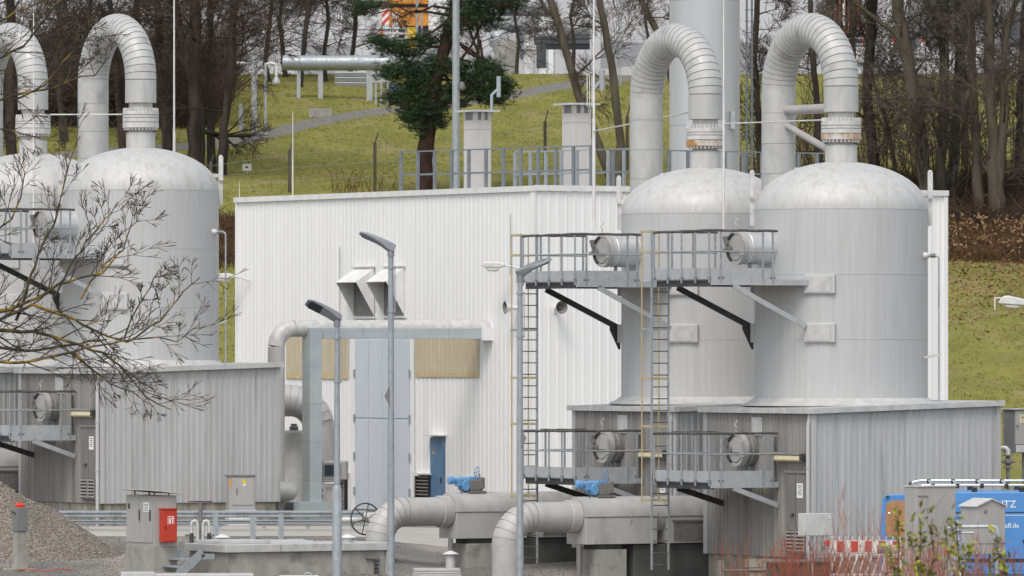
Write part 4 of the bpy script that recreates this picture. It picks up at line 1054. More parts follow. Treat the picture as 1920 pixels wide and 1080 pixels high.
MB().box(.15, .59, -.23, -.0, z1, z1+.025).build('lid', M['red'], fb)
sg = MB().box(.30, .48, -.222, -.2165, z1-.38, z1-.18).build('sign', M['paper'], fb)
MB().box(.312, .468, -.2245, -.2225, z1-.368, z1-.192).build('sign_field', M['red_cap'], sg)
MB().box(.335, .385, -.2268, -.2247, z1-.355, z1-.25).box(.35, .37, -.2268, -.2247, z1-.25, z1-.22).box(.37, .41, -.2268, -.2247, z1-.235, z1-.222).box(.42, .45, -.2268, -.2247, z1-.355, z1-.27).box(.415, .455, -.2268, -.2247, z1-.265, z1-.21).build('pictogram', M['paper'], sg)
MB().box(.22, .25, -.235, -.217, z0+.35, z0+.42).build('latch', M['dark_steel'], fb)

d = 189; x = X(37, d); zg = g(x, d)
ap = thing('alarm_post', 'grey alarm post with red cap standing before the gravel heap', 'alarm post', (x, d, zg), R30)
zb = Z(996, d)-zg; zt = Z(951, d)-zg
MB().add([(-.17,-.15,0),(.17,-.15,0),(.17,.15,0),(-.17,.15,0),(-.12,-.12,zb),(.12,-.12,zb),(.12,.12,zb),(-.12,.12,zb)],
         [(0,3,2,1),(4,5,6,7),(0,1,5,4),(1,2,6,5),(2,3,7,6),(3,0,4,7)]).build('post', M['concrete'], ap, bevel=.01)
MB().box(-.15, .16, -.16, .15, zb+.002, zt).build('box', M['cabinet_dark'], ap, bevel=.01)
MB().lathe([(.13, zt),(.14, zt+.05),(.10, zt+.08),(.07, zt+.10),(.065, zt+.13),(0, zt+.135)], 18).build('red_cap', M['red_cap'], ap, smooth=40)
MB().tube([(-.15,-.05,zb+.45),(-.22,-.05,zb+.5),(-.26,-.05,zb+.52)], .02, 6).build('hook', M['dark_steel'], ap)
MB().box(-.35, .4, -.3, .3, -.15, .06).build('footing', M['plinth'], ap, bevel=.02)
tp_ = MB()
pts = [(x + t, d - .35 - .1*math.sin(t*3), g(x+t, d-.35)+.05+.03*math.sin(t*7)) for t in np.linspace(-.1, 1.4, 14)]
tag(MB().tube(pts, .012, 5).build('cord', M['red_band']), 'thin red and white cord lying at the foot of the alarm post', 'cord')

# ------------------------------------------------------------------ gravel heap
hx, hd = X(-20, 194), 194.5
def heap_z(xx, yy):
    r = np.sqrt(((xx - hx) / 3.65)**2 + ((yy - hd) / 3.2)**2)
    hh = 2.05 * np.clip(1 - r, 0, 1)**1.0
    hh = np.where(r < .12, 2.05*(1-.12) + .10*(1-(r/.12)**2), hh)
    hh = hh * (1 + .10*np.sin(xx*1.7+.6)*np.cos(yy*1.3)) 
    return hh + (.05*np.sin(xx*3.1+yy*2.3) + .04*np.sin(xx*6.3-yy*5.2)) * np.clip(hh, 0, .5)
xs, ys = np.linspace(hx-3.8, hx+3.8, 140), np.linspace(hd-3.4, hd+3.4, 120)
XX, YY = np.meshgrid(xs, ys); ZZ = gz(XX, YY) + heap_z(XX, YY) - .02
i = np.arange(139)[None] + np.arange(119)[:, None]*140
me = np_mesh('gravel_heap', np.stack([XX,YY,ZZ],-1).reshape(-1,3), np.stack([i,i+1,i+141,i+140],-1).reshape(-1,4))
me.polygons.foreach_set('use_smooth', [True]*len(me.polygons))
heap = tag(link('gravel_heap', me, M['gravel']), 'big heap of brown and grey gravel before the corrugated housing', 'gravel heap')
def on_heap(n):
    a = RNG.uniform(0, 6.28, n); r = np.sqrt(RNG.uniform(0, 1.05, n))
    xx = hx + 3.65*r*np.cos(a); yy = hd + 3.2*r*np.sin(a)
    return np.stack([xx, yy, gz(xx,yy)+heap_z(xx,yy)-.01], -1)
for nm, n, s, m in (('coarse_stones', 500, .045, M['stone_a']), ('pale_stones', 8000, .024, M['stone_a']), ('dark_stones', 8000, .024, M['stone_b'])):
    o = stones(nm, n, on_heap, s, m, None, None); o.parent = heap
    for k_2 in ('label', 'category'):
        if k_2 in o: del o[k_2]

# ------------------------------------------------------------------ valve pit with cover plates, steps, vents
d = 186.5; x = X(422, d); zg = g(x, d)
pt = thing('valve_pit', 'low concrete pit with overhanging grey cover plates in the yard', 'pit', (x, d, 0), R30)
zt = Z(1022, d)
L1, L2 = 4.95, 2.3
MB().box(.10, L1-.15, .10, L2-.1, zg-.9, zt-.20).build('pit_wall', M['concrete'], pt, bevel=.02)
for k in range(3):
    a = L1*k/3; b_ = L1*(k+1)/3
    MB().box(a+.01, b_-.01, 0, L2, zt-.20, zt).build('cover_plate', M['flash'], pt, bevel=.015)
MB().box(.25, 1.75, .75, 2.15, zt+.002, zt+.09).build('raised_hatch', M['flash'], pt, bevel=.01)
MB().add([(2.0,.9,zt+.002),(3.4,.9,zt+.002),(3.4,2.1,zt+.002),(2.0,2.1,zt+.002),(2.1,1.9,zt+.07),(3.3,1.9,zt+.07),(3.3,2.1,zt+.07),(2.1,2.1,zt+.07)],
         [(0,3,2,1),(4,5,6,7),(0,1,5,4),(1,2,6,5),(2,3,7,6),(3,0,4,7)]).build('ramp_plate', M['flash'], pt)
MB().box(L1-.14, L1-.02, .03, .35, zg-.5, zt-.202).build('corner_sheet', M['cabinet_pale'], pt)
MB().box(L1-.75, L1-.35, .02, .09, zt-.42, zt-.34).box(L1-.50, L1-.42, .03, .09, zg-.3, zt-.34).build('hasp', M['cast'], pt)
for k in range(9):
    MB().box(L1-.53, L1-.39, .0, .03, zt-.5-.1*k, zt-.45-.1*k).build('chain_link', M['dark_steel'], pt)
def mush(label, px, py, d_, r, zb_off=.45):
    x_ = X(px, d_); zt_2 = Z(py, d_); 
    th = thing('vent_cowl', label, 'vent', (x_, d_, zt_2), 0, 'small round vents with conical caps')
    MB().lathe([(r*.62, -zb_off), (r*.62, -.02)], 18).build('pipe', M['cabinet_pale'], th, smooth=40)
    MB().lathe([(r, -.03), (r, -.015), (r*.2, .06), (0, .065)], 20).build('cap', M['white_metal'], th, smooth=30)
mush('round vent with flat conical cap next to the spoked hand wheel', 652, 1006, 189, .22)
mush('round vent with conical cap at the end of the steps', 417, 1006, 189.3, .21)
mush('round vent with conical cap on the gravel under the pipe box', 845, 1037, 191.5, .215, .6)
# steps up to the pit
sp = thing('metal_steps', 'short flight of grey metal steps up to the pit cover', 'steps', (X(368, 185.6), 185.6, 0), rad(30))
for k in range(4):
    z = zt - .32 - k*.185
    MB().box(-.35-.17*k, -.08-.17*k, -.10, .95, z-.05, z).build('tread', M['galv'], sp)
MB().bar((.12, -.14, zt-.16), (-.85, -.14, zt-.95), .04, .22).build('stringer', M['galv'], sp)
MB().bar((.12, .98, zt-.16), (-.85, .98, zt-.95), .04, .22).build('stringer', M['galv'], sp)
MB().box(.06, .45, -.16, -.12, zt-.34, zt-.20).build('bracket', M['galv'], sp)
# spoked hand wheel
d = 197.5; x = X(685, d); z = Z(973, d)
hw = thing('hand_wheel_valve', 'black spoked hand wheel on a horizontal white valve stem', 'valve', (x, d, z), rad(25))
pts = [(.43*math.cos(a), 0, .43*math.sin(a)) for a in np.linspace(0, 2*math.pi, 33)]
MB().tube(pts, .022, 7, cap=False).build('wheel_rim', M['dark_steel'], hw, smooth=60)
for k in range(6):
    a = k*math.pi/3 + .3
    MB().tube([(0,0,0), (.42*math.cos(a), 0, .42*math.sin(a))], .015, 6).build('spoke', M['dark_steel'], hw)
MB().lathe([(.0,-.1),(.06,-.1),(.06,.12),(.0,.12)], 12, axis='y').build('hub', M['cast'], hw, smooth=40)
MB().tube([(-.75,.3,-.03), (.3,.15,-.03)], .075, 12).tube([(.02,.1,0), (.3,.4,0), (.75,.5,0)], .06, 10).build('stem', M['white_metal'], hw, smooth=50)
MB().box(.2, .62, .2, .6, -.2, .16).build('valve_body', M['white_metal'], hw, bevel=.04)
MB().tube([(.4,.4,-.2), (.4,.4,-1.3)], .09, 12).build('riser', M['white_metal'], hw, smooth=50)
# standpipe with two bends
d = 196; x = X(376, d); zg = g(x, d)
hy = thing('pipe_standpipe', 'rusty standpipe with two inverted loops beside the guard rail', 'standpipe', (x, d, zg), 0)
h = Z(941, d) - zg
MB().tube([(0,0,0), (0,0,h-.12)], .055, 10).tube([(0,0,h-.3),(0,0,h)], .035, 8).build('pipe', M['cast'], hy, smooth=50)
for s in (-1, 1):
    pts = [(s*.07,-.08,.1),(s*.07,-.08,h*.50),(s*.10,-.08,h*.58),(s*.16,-.08,h*.60),(s*.22,-.08,h*.57),(s*.24,-.08,h*.48),(s*.24,-.08,.1)]
    MB().tube(pts, .042, 9).build('loop', M['flange'], hy, smooth=60)
    MB().tube([(s*.24,-.08,0),(s*.24,-.08,.42)], .06, 10).build('sleeve', M['dark_steel'], hy, smooth=50)
MB().tube([(.32*math.cos(a), .2*math.sin(a), h+.01) for a in np.linspace(0, 2*math.pi, 17)], .015, 5, cap=False).bar((-.32,0,h+.01),(.32,0,h+.01),.02,.02).build('wheel', M['dark_steel'], hy)
MB().tube([(-.25,-.1,.38),(-.42,-.1,.36)], .03, 7).tube([(.25,-.1,.34),(.36,-.1,.38)], .03, 7).build('stub', M['cast'], hy)
# guard rail
d = 203.2; xa, xb = X(60, d), X(690, d); zg = g(X(400, d), d)
gr = thing('guard_rail', 'galvanised double guard rail running along the pale road before the housing', 'guard rail', (xa, d, 0), 0)
def wbeam(zc, h, x0_, x1_, y):
    pr = [(0,-h/2),(.05,-h*.36),(.05,-h*.18),(0,0),(.05,h*.18),(.05,h*.36),(0,h/2),(-.008,h/2),(-.008,0),(-.008,-h/2)]
    return MB().prism(pr, (x0_, y, zc), (0,-1,0), (0,0,1), (1,0,0), x1_-x0_)
L_ = xb - xa; n = 4
for k in range(n):
    wbeam(Z(964, d), .20, L_*k/n+.004, L_*(k+1)/n-.004, 0).build('rail_beam', M['galv'], gr)
    wbeam(Z(978.5, d), .13, L_*k/n+.004, L_*(k+1)/n-.004, .02).build('lower_beam', M['galv'], gr)
pm = MB().box(-.05, .05, .03, .13, 0, Z(962, d)-zg+.45).mesh('post'); pm.materials.append(M['galv'])
for k in range(8): link('post', pm, None, gr, (.3 + L_*k/7.6, 0, zg-.4))
bm = MB()
for k in range(9):
    for dx in (-.14, -.05, .05, .14):
        for zz in (961, 967): bm.lathe([(.018,0),(.018,.02),(0,.022)], 6, axis='y', o=(L_*k/8+dx, -.078, Z(zz, d)))
bm.build('bolts', M['cast'], gr, kind='stuff')
for i, (px, yt, lab) in enumerate(((404, 961, 'steel bollard post first in line from the standpipe loops'), (474, 965, 'middle steel bollard post between guard rail and pit'), (527, 963, 'steel bollard post below the foot of the pipe bridge'))):
    dd = 199.2; x_ = X(px, dd); b = MB().box(-.075, .075, -.06, -.045, -.3, Z(yt,dd)-g(x_,dd)).box(-.075, -.06, -.045, .06, -.3, Z(yt,dd)-g(x_,dd)).box(.06, .075, -.045, .06, -.3, Z(yt,dd)-g(x_,dd))
    tag(b.build('steel_post', M['galv'], None, (x_, dd, g(x_,dd))), lab, 'post', 'three steel posts before the guard rail')
# grey box on the housing wall
d = 207.5; x = X(430, d)
eb = thing('electric_box', 'dirty pale electric box with yellow sticker leaning on the corrugated housing', 'electric box', (x, d, 0), rad(14))
z0, z1 = Z(955, d), Z(893, d); s = d / F
MB().box(0, 50*s, 0, .5, z0-.02, z1).build('case', M['cabinet'], eb, bevel=.015)
MB().box(5*s, 47*s, -.02, -.002, z0+.12, z1-.05).build('door', M['cabinet'], eb, bevel=.008)
MB().box(-.03, 50*s+.03, -.04, .53, z1, z1+.035).build('lid', M['cast'], eb)
MB().box(-.02, 50*s+.02, -.03, .5, .8, z0-.022).build('base', M['white_metal'], eb)
MB().box(25*s, 32*s, -.026, -.021, z1-.22, z1-.10).build('sticker', M['yellow_sign'], eb)
MB().box(26*s, 31*s, -.0285, -.0265, z1-.285, z1-.225).build('sticker_text', M['paper'], eb)
MB().box(1*s, 4.4*s, -.010, -.002, z1-.30, z1-.06).build('sticker', M['orange_sign'], eb)
MB().box(13*s, 15*s, -.04, -.021, z0+.42, z0+.62).build('handle', M['cabinet_dark'], eb)
# slabs and gratings
sl_ = thing('slab_stack', 'low stack of grey slabs on the gravel behind the front pipe', 'slabs', (X(818, 190), 190, g(X(818,190),190)), rad(3))
for k in range(4):
    MB().box(-.66+.02*k, .66-.015*k, -.5, .6, .01+k*.065, .066+k*.065).build('slab', M['flash'], sl_, bevel=.008)
cv = thing('cover_sheet', 'flat pale metal covers lying at the bottom edge by the cabinet', 'cover', (X(345, 183), 183, Z(1073, 183)), rad(4))
MB().box(-1.6, -.75, -.5, .7, -.35, .0).build('sheet', M['cabinet_pale'], cv, bevel=.01)
MB().box(-.74, 1.75, -.6, .5, -.38, -.035).build('sheet', M['cabinet_pale'], cv, bevel=.01)
cv2 = tag(MB().box(-.5, .5, -.4, .4, -.5, .0).build('hatch_cover', M['white_metal'], None, (X(560, 183), 183, Z(1079.5, 183)), bevel=.01), 'white hatch cover edge at the photo bottom before the pit wall', 'hatch')
pts = [(.11*math.cos(a), 0, .11*math.sin(a)) for a in np.linspace(0, math.pi, 12)]
tag(MB().tube(pts, .022, 8).build('lifting_ring', M['rail'], None, P(578, 1082, 183), smooth=60), 'bent grey lifting ring at the photo bottom beside the white lid', 'ring')
# ------------------------------------------------------------------ the right-hand front: van, cabinets, barrier, gas pipes
def text_mesh(s, size, m, parent, loc, rot, name='lettering', depth=.002):
    cu = bpy.data.curves.new('t', 'FONT'); cu.body = s; cu.size = size; cu.extrude = depth; cu.resolution_u = 3
    o = bpy.data.objects.new('t', cu); COL.objects.link(o)
    dg = bpy.context.evaluated_depsgraph_get()
    me = bpy.data.meshes.new_from_object(o.evaluated_get(dg))
    bpy.data.objects.remove(o); bpy.data.curves.remove(cu)
    me.materials.clear()
    return link(name, me, m, parent, loc, rot)

VD = 182.0; s = VD / F
vx = X(1716, VD); vg = g(vx, VD)
van = thing('van', 'blue delivery van with roof rack and its plywood-lined rear door open', 'van', (vx, VD, vg), 0)
H = Z(921, VD) - vg
VLn, VW = 5.3, 1.9
side = [(0,.38),(0,H-.22),(.06,H-.06),(.2,H),(3.3,H),(3.75,H-.12),(4.45,1.28),(5.15,1.05),(VLn,.85),(VLn,.38)]
MB().prism(side, (0, 0, 0), (1,0,0), (0,0,1), (0,1,0), VW).build('body', M['van_blue'], van, bevel=.05)
for (xa, xb) in ((.10, 1.62), (1.66, 3.1)):
    MB().prism([(xa,.5),(xa,H-.30),(xa+.06,H-.24),(xb-.06,H-.24),(xb,H-.30),(xb,.5)], (0,-.012,0), (1,0,0), (0,0,1), (0,1,0), .008).build('side_panel', M['van_blue'], van, bevel=.006)
MB().box(.02, 3.3, -.022, -.0125, H-.545, H-.525).box(.02, 4.4, -.03, -.0125, .72, .80).build('trim_strip', M['van_dark'], van)
MB().box(0.02, 3.2, -.018, -.0125, H-.62, H-.60).build('trim_line', M['chrome'], van)
dr = MB().prism([(3.15,.5),(3.15,H-.28),(3.7,H-.30),(4.25,1.30),(4.30,.5)], (0,-.012,0), (1,0,0), (0,0,1), (0,1,0), .008).build('front_door', M['van_blue'], van)
MB().prism([(3.25,1.35),(3.25,H-.38),(3.66,H-.40),(4.12,1.35)], (0,-.02,0), (1,0,0), (0,0,1), (0,1,0), .006).build('window', M['glass'], dr)
MB().prism([(3.86,H-.18),(4.43,1.32),(4.45,1.32),(3.88,H-.17)], (0,.15,0), (1,0,0), (0,0,1), (0,1,0), VW-.3).build('windscreen', M['glass'], van)
MB().box(2.72, 2.92, -.05, -.0125, 1.20, 1.28).build('door_handle', M['van_dark'], van)
for xw in (.95, 4.35):
    for yw in (.0, VW-.22):
        wh = MB().lathe([(.0,0),(.34,.0),(.36,.03),(.36,.19),(.34,.22),(0,.22)], 28, axis='y', o=(xw, yw-.02, .35)).build('wheel', M['tyre'], van, smooth=40)
        MB().lathe([(0,-.012),(.20,-.01),(.22,.0)], 20, axis='y', o=(xw, yw-.025, .35)).build('rim', M['chrome'], wh, smooth=40)
MB().box(-.06, .12, .02, VW-.02, .34, .55).build('bumper', M['van_dark'], van, bevel=.03)
MB().box(-.012, -.002, .1, VW-.1, .58, H-.2).build('load_opening', M['dark'], van)
MB().box(-.02, .02, .0, .12, .75, 1.25).build('tail_lamp', M['red'], van)
# open rear door, swung out past the side
dp = 100
od = bpy.data.objects.new('rear_door', None); COL.objects.link(od); od.parent = van
def dd_(poly, y, t): return MB().prism(poly, (-.03, y, 0), (-1,0,0), (0,0,1), (0,1,0), t)
W_ = .84
frame = [(0,.45),(0,H-.12),(.06,H-.06),(W_-.10,H-.09),(W_-.03,H-.20),(W_+.08,.95),(W_+.08,.45)]
bpy.data.objects.remove(od)
rd = dd_(frame, -.30, .06).build('rear_door', M['van_blue'], van, bevel=.02)
rdp = [(.03,1.33),(.0,1.42),(.03,H-.30),(.10,H-.22),(.62,H-.24),(.72,H-.34),(.74,1.50),(.66,1.34)]
dd_(rdp, -.318, .016).build('plywood_panel', M['plywood'], rd, bevel=.01)
dd_([(0,.48),(0,1.26),(.78,1.26),(.82,.48)], -.318, .016).build('plywood_panel', M['plywood'], rd, bevel=.005)
for xx, zz in ((.12, H-.55), (.64, H-.56)):
    MB().lathe([(.02,-.03),(.035,-.02),(.035,.0)], 10, axis='y', o=(-.03-xx, -.318, zz)).build('fixing', M['chrome'], rd, smooth=40)
MB().tube([(-.03-.72, -.34, H-.17), (-.03-.70, -.34, H-.12), (-.03-.64, -.34, H-.12)], .022, 8).build('door_stay', M['van_dark'], rd, smooth=50)
# roof rack
rk = thing('roof_rack', 'bright tubular roof rack with black clamps on the blue van', 'roof rack', (vx, VD, vg + H), 0)
for yy, zz in ((.06, .115), (VW-.06, .20)):
    MB().tube([(-.02,yy,.09), (.05,yy,zz), (.25,yy,zz+.035), (3.3,yy,zz+.035), (3.6,yy,zz)], .034, 10).build('rack_rail', M['chrome'], rk, smooth=60)
MB().tube([(-.02,.06,.09), (-.06,.5,.10), (-.06,VW-.5,.12), (-.02,VW-.06,.17)], .04, 10).build('rear_roller', M['van_dark'], rk, smooth=60)
for k in range(6):
    x_ = .45 + k*.62
    MB().tube([(x_,.06,.15), (x_,VW-.06,.24)], .028, 8).build('cross_bar', M['chrome'], rk, smooth=60)
    MB().box(x_-.05, x_+.05, VW-.11, VW-.01, .16, .275).build('clamp', M['van_dark'], rk, bevel=.01)
    MB().box(x_-.05, x_+.05, .01, .11, .07, .19).build('clamp', M['van_dark'], rk, bevel=.01)
for x_ in (.3, 1.5, 2.7):
    for yy in (.06, VW-.06):
        MB().box(x_-.07, x_+.07, yy-.05, yy+.05, -.03, .10).build('foot', M['van_dark'], rk, bevel=.01)
def vz(py): return Z(py, VD) - vg
text_mesh('SCHUTZ', .255, M['paper'], van, (X(1911, VD) - vx - 1.06, -.0145, vz(951.5)), (rad(90), 0, 0))
text_mesh('aff.de', .17, M['paper'], van, (X(1884, VD) - vx, -.0145, vz(989.5)), (rad(90), 0, 0))

def cab(name, label, pxl, pxm, pxr, yt, yb, d, m, cat='cabinet'):
    """cabinet seen corner on: left face pxl..pxm, right face pxm..pxr"""
    s_ = F / d; xm = X(pxm, d); zg_ = min(g(xm, d), Z(yb, d))
    th = thing(name, label, cat, (xm, d, zg_), R30)
    wl__ = max((pxm - pxl) / s_ / .5, .3); wr = (pxr - pxm) / s_ / .866
    return th, wl__, wr, Z(yt, d) - zg_, Z(yb, d) - zg_
tc, a, b_, zt, zb = cab('tall_cabinet', 'tall plain grey metal cabinet standing before the blue van', 1718, 1719, 1795, 913, 1062, 176.5, M['cabinet'])
MB().box(0, b_, 0, .55, -.1, zt).build('case', M['cabinet'], tc, bevel=.015)
MB().box(-.02, b_+.02, -.03, .57, zt, zt+.03).build('lid', M['cabinet_pale'], tc)
MB().box(.03, .30, -.014, -.002, zt-1.1, zt-.24).build('flap', M['cabinet'], tc, bevel=.008)
MB().box(.02, .32, -.03, -.002, zt-.235, zt-.21).build('flap_hood', M['cabinet_dark'], tc)
gcb, a, b_, zt, zb = cab('gabled_cabinet', 'grey cabinet with pitched lid in front of the van lettering', 1799, 1832, 1887, 950, 1040, 174, M['cabinet'])
MB().box(0, b_, 0, .72, zb, zt).build('case', M['cabinet'], gcb, bevel=.012)
b__ = MB().prism([(-.05,-.01),(b_*.5,.17),(b_+.05,-.01),(b_+.05,.015),(b_*.5,.20),(-.05,.015)], (0,-.05,zt), (1,0,0), (0,0,1), (0,1,0), .82)
b__.build('pitched_lid', M['cabinet_pale'], gcb)
MB().prism([(0,0),(b_*.5,.165),(b_,0)], (0,.0,zt), (1,0,0), (0,0,1), (0,1,0), .02).build('gable', M['cabinet'], gcb)
MB().lathe([(0,-.012),(.055,-.01),(.06,0)], 18, axis='y', o=(b_*.30, -.0, zt-.12)).build('round_vent', M['cabinet_dark'], gcb, smooth=40)
MB().box(.0, b_, -.008, -.001, zb+.26, zb+.27).build('seam', M['cabinet_dark'], gcb)
for x_ in (.05, b_-.05):
    MB().tube([(x_, .1, -.2), (x_, .1, zb)], .03, 8).build('leg', M['cabinet_dark'], gcb)
    MB().tube([(x_, .6, -.2), (x_, .6, zb)], .03, 8).build('leg', M['cabinet_dark'], gcb)
jb, a, b_, zt, zb = cab('junction_box', 'white junction box on a thin post with cables beside the vented door', 1507, 1508, 1563, 963, 1005, 178, M['cabinet_pale'], 'junction box')
MB().box(0, b_, 0, .3, zb, zt).build('case', M['cabinet_pale'], jb, bevel=.015)
MB().box(b_*.45, b_*.46, -.006, -.001, zb, zt).box(b_*.86, b_*.96, -.012, -.001, zt-.14, zt-.06).build('plate', M['white_metal'], jb)
MB().tube([(b_*.4, .15, -.3), (b_*.4, .15, zb)], .025, 8).build('post', M['galv'], jb)
for k in range(4):
    x_ = b_*(.5+.09*k)
    MB().tube([(x_, .05, zb), (x_+.02, -.02, zb-.15), (x_+.10*(1-k*.5), .0, zb-.3), (x_-.05, .05, zb-.55)], .012, 5).build('cable', M['cast'], jb)
MB().lathe([(.0,-.08),(.05,-.06),(.06,.0),(.05,.06),(0,.08)], 12, c=(b_*.8, -.02)).build('red_knob', M['red_cap'], jb, loc=(0,0,zb-.18), smooth=50)
gc, a, b_, zt, zb = cab('instrument_box', 'grey instrument box with cream number sign above a valve at the photo edge', 1881, 1902, 1990, 768, 850, 196, M['cabinet'], 'instrument box')
MB().box(0, b_, 0, .55, zb, zt).build('case', M['cabinet_dark'], gc, bevel=.012)
MB().box(.02, b_-.02, -.02, -.002, zb+.24, zt-.03).build('door', M['cabinet'], gc, bevel=.006)
MB().box(.04, b_-.02, -.03, -.002, zb+.02, zb+.22).build('lower_panel', M['cabinet_pale'], gc, bevel=.012)
MB().box(-.05, b_+.05, -.07, .6, zt, zt+.03).build('lid', M['cabinet_pale'], gc)
sg = MB().box(.16, .52, -.03, -.0205, zt-.37, zt-.14).build('sign', M['cream_sign'], gc)
text_mesh('GC', .115, M['ink'], sg, (.19, -.032, zt-.245), (rad(90), 0, 0)); text_mesh('11', .115, M['ink'], sg, (.22, -.032, zt-.355), (rad(90), 0, 0))
MB().lathe([(0,-.05),(.03,-.05),(.03,0)], 10, axis='y', o=(.08, -.02, zt-.44)).build('lock', M['cast'], gc)
MB().tube([(b_*.3, .2, -.6), (b_*.3, .2, zb)], .05, 10).tube([(b_*.9, .2, -.6), (b_*.9, .2, zb)], .05, 10).build('leg', M['cabinet_dark'], gc)
vl = thing('pipe_valve', 'dirty pipe valve hanging below the instrument box at the housing corner', 'valve', P(1889, 860, 194), 0)
k_ = 194 / F
MB().tube([(-14*k_,.1,20*k_),(-3*k_,0,20*k_),(1*k_,0,16*k_),(1*k_,0,8*k_)], .065, 10).build('bent_pipe', M['flange'], vl, smooth=60)
MB().lathe([(.0,8*k_),(.14,8*k_),(.14,5*k_),(.06,5*k_),(.06,1*k_),(.12,-3*k_),(.12,-8*k_),(.06,-12*k_),(.12,-15*k_),(.12,-18*k_),(.05,-19*k_),(.05,-110*k_)], 14, c=(1*k_,0)).build('valve_body', M['cast'], vl, smooth=40)
MB().tube([(-12*k_,0,-5*k_),(14*k_,0,-5*k_)], .04, 8).build('spindle', M['cast'], vl, smooth=40)

# red and white barrier fence
bd = 179.5; x = X(1556, bd); zg = g(x, bd)
bf = thing('safety_barrier', 'red and white plastic safety barrier behind the red twigs', 'barrier', (x, bd, zg), rad(2))
L_ = (1692-1556)*bd/F
z1, z0 = Z(1013, bd)-zg, Z(1037, bd)-zg
k_ = bd/F
MB().box(0, L_, -.012, .012, z0, z1).build('board', M['white_band'], bf)
for k in range(5):
    xx = (14 + 26*k)*k_
    if xx + 13*k_ < L_: MB().box(xx, xx+13*k_, -.017, -.0125, z0+.02, z1-.02).build('red_stripe', M['red_band'], bf)
for k in range(11):
    xx = .06 + k*(L_-.12)/10
    MB().box(xx-.018, xx+.018, -.01, .01, z1, z1+.10).build('picket_tip', M['white_band'], bf)
zl_ = Z(1075, bd)-zg
for k in range(11):
    xx = .0 + k*L_/10
    MB().bar((xx, 0, zl_), (min(xx+.16, L_), 0, z0-.03), .03, .04).build('lattice_slat', M['white_band'], bf)
MB().box(0, L_, -.014, .014, z0-.055, z0-.02).build('mid_bar', M['white_band'], bf)
MB().box(0, L_, -.014, .014, zl_-.05, zl_).build('lower_bar', M['white_band'], bf)
MB().box(0, L_, -.012, .012, zl_-.32, zl_-.055).build('board', M['white_band'], bf)
for k in range(5):
    xx = (14 + 26*k)*k_
    if xx + 13*k_ < L_: MB().box(xx, xx+13*k_, -.017, -.0125, zl_-.30, zl_-.07).build('red_stripe', M['red_band'], bf)
for xx in (.04, L_-.04): MB().box(xx-.03, xx+.03, -.03, .03, -.05, z1).build('post', M['white_band'], bf)

# gas pipework before the cabinets
gp = thing('gas_pipework', 'grey gas pipes with yellow flange rings before the gabled cabinet', 'pipework', P(1800, 1060, 170), 0)
k_ = 170 / F
q = lambda px, py, y=0: ((px-1800)*k_, y, (1060-py)*k_)
MB().tube([q(1775,991,.1), q(1790,988), q(1862,987), q(1868,989), q(1870,994), q(1870,1080)], .045, 10).build('pipe', M['galv_pale'], gp, smooth=60)
MB().tube([q(1790,999), q(1826,999)], .03, 8).build('pipe', M['galv_pale'], gp, smooth=60)
MB().lathe([(.05,-.1),(.10,-.1),(.10,-.05),(.06,-.04),(.06,.04),(.10,.05),(.10,.1),(.05,.1)], 14, c=(q(1870,0)[0], 0)).build('valve', M['cast'], gp, loc=(0,0,q(0,1018)[2]), smooth=40)
MB().tube([q(1862,1018,-.02), q(1884,1018,-.02)], .035, 8).build('spindle', M['cast'], gp, smooth=40)
MB().lathe([(.05,-.02),(.085,-.02),(.085,.02),(.05,.02)], 14, c=(q(1870,0)[0], 0)).build('yellow_ring', M['yellow_sign'], gp, loc=(0,0,q(0,1030)[2]), smooth=40)
for py in (979, 986, 992, 1010, 1017, 1052, 1066):
    MB().lathe([(0,-.035),(.12,-.035),(.12,.02),(0,.02)], 16, c=(q(1795,0)[0], 0)).build('flange', M['galv_pale'], gp, loc=(0,0,q(0,py)[2]), smooth=40)
MB().tube([q(1795,975), q(1795,1085)], .055, 10).build('riser', M['galv_pale'], gp, smooth=50)
gp2 = thing('meter_pipework', 'grey pipe fittings with a yellow ring half hidden by red twigs', 'pipework', P(1665, 1035, 171), 0)
k_ = 171 / F
q = lambda px, py, y=0: ((px-1665)*k_, y, (1035-py)*k_)
MB().tube([q(1645,1030), q(1668,1030)], .10, 12).build('pipe', M['cast'], gp2, smooth=50)
MB().lathe([(.06,-.02),(.115,-.02),(.115,.02),(.06,.02)], 16, axis='x', o=q(1671,1030)).build('yellow_ring', M['yellow_sign'], gp2, smooth=40)
MB().tube([q(1675,1030), q(1684,1030)], .11, 14).build('coupling', M['cabinet_pale'], gp2, smooth=50)
MB().tube([q(1680,1044), q(1695,1047), q(1699,1062), q(1695,1085)], .05, 10).build('bend', M['galv_pale'], gp2, smooth=60)
MB().tube([q(1640,1042), q(1628,1036), q(1625,1046), q(1632,1058)], .035, 8).build('hose', M['galv_pale'], gp2, smooth=60)
MB().tube([q(1660,1036), q(1660,1120)], .05, 10).build('riser', M['galv_pale'], gp2, smooth=60)
gp3 = thing('valve_fitting', 'round pinkish valve fitting behind the yellow-green leaves', 'valve', P(1776, 1033, 172), 0)
MB().lathe([(0,-.05),(.12,-.05),(.12,.05),(0,.05)], 18, axis='y').build('wheel', M['red_twig_pale'], gp3, smooth=40)
MB().tube([(0,.05,0),(0,.5,0),(0,.5,-1.0)], .04, 8).build('stem', M['galv_pale'], gp3, smooth=60)
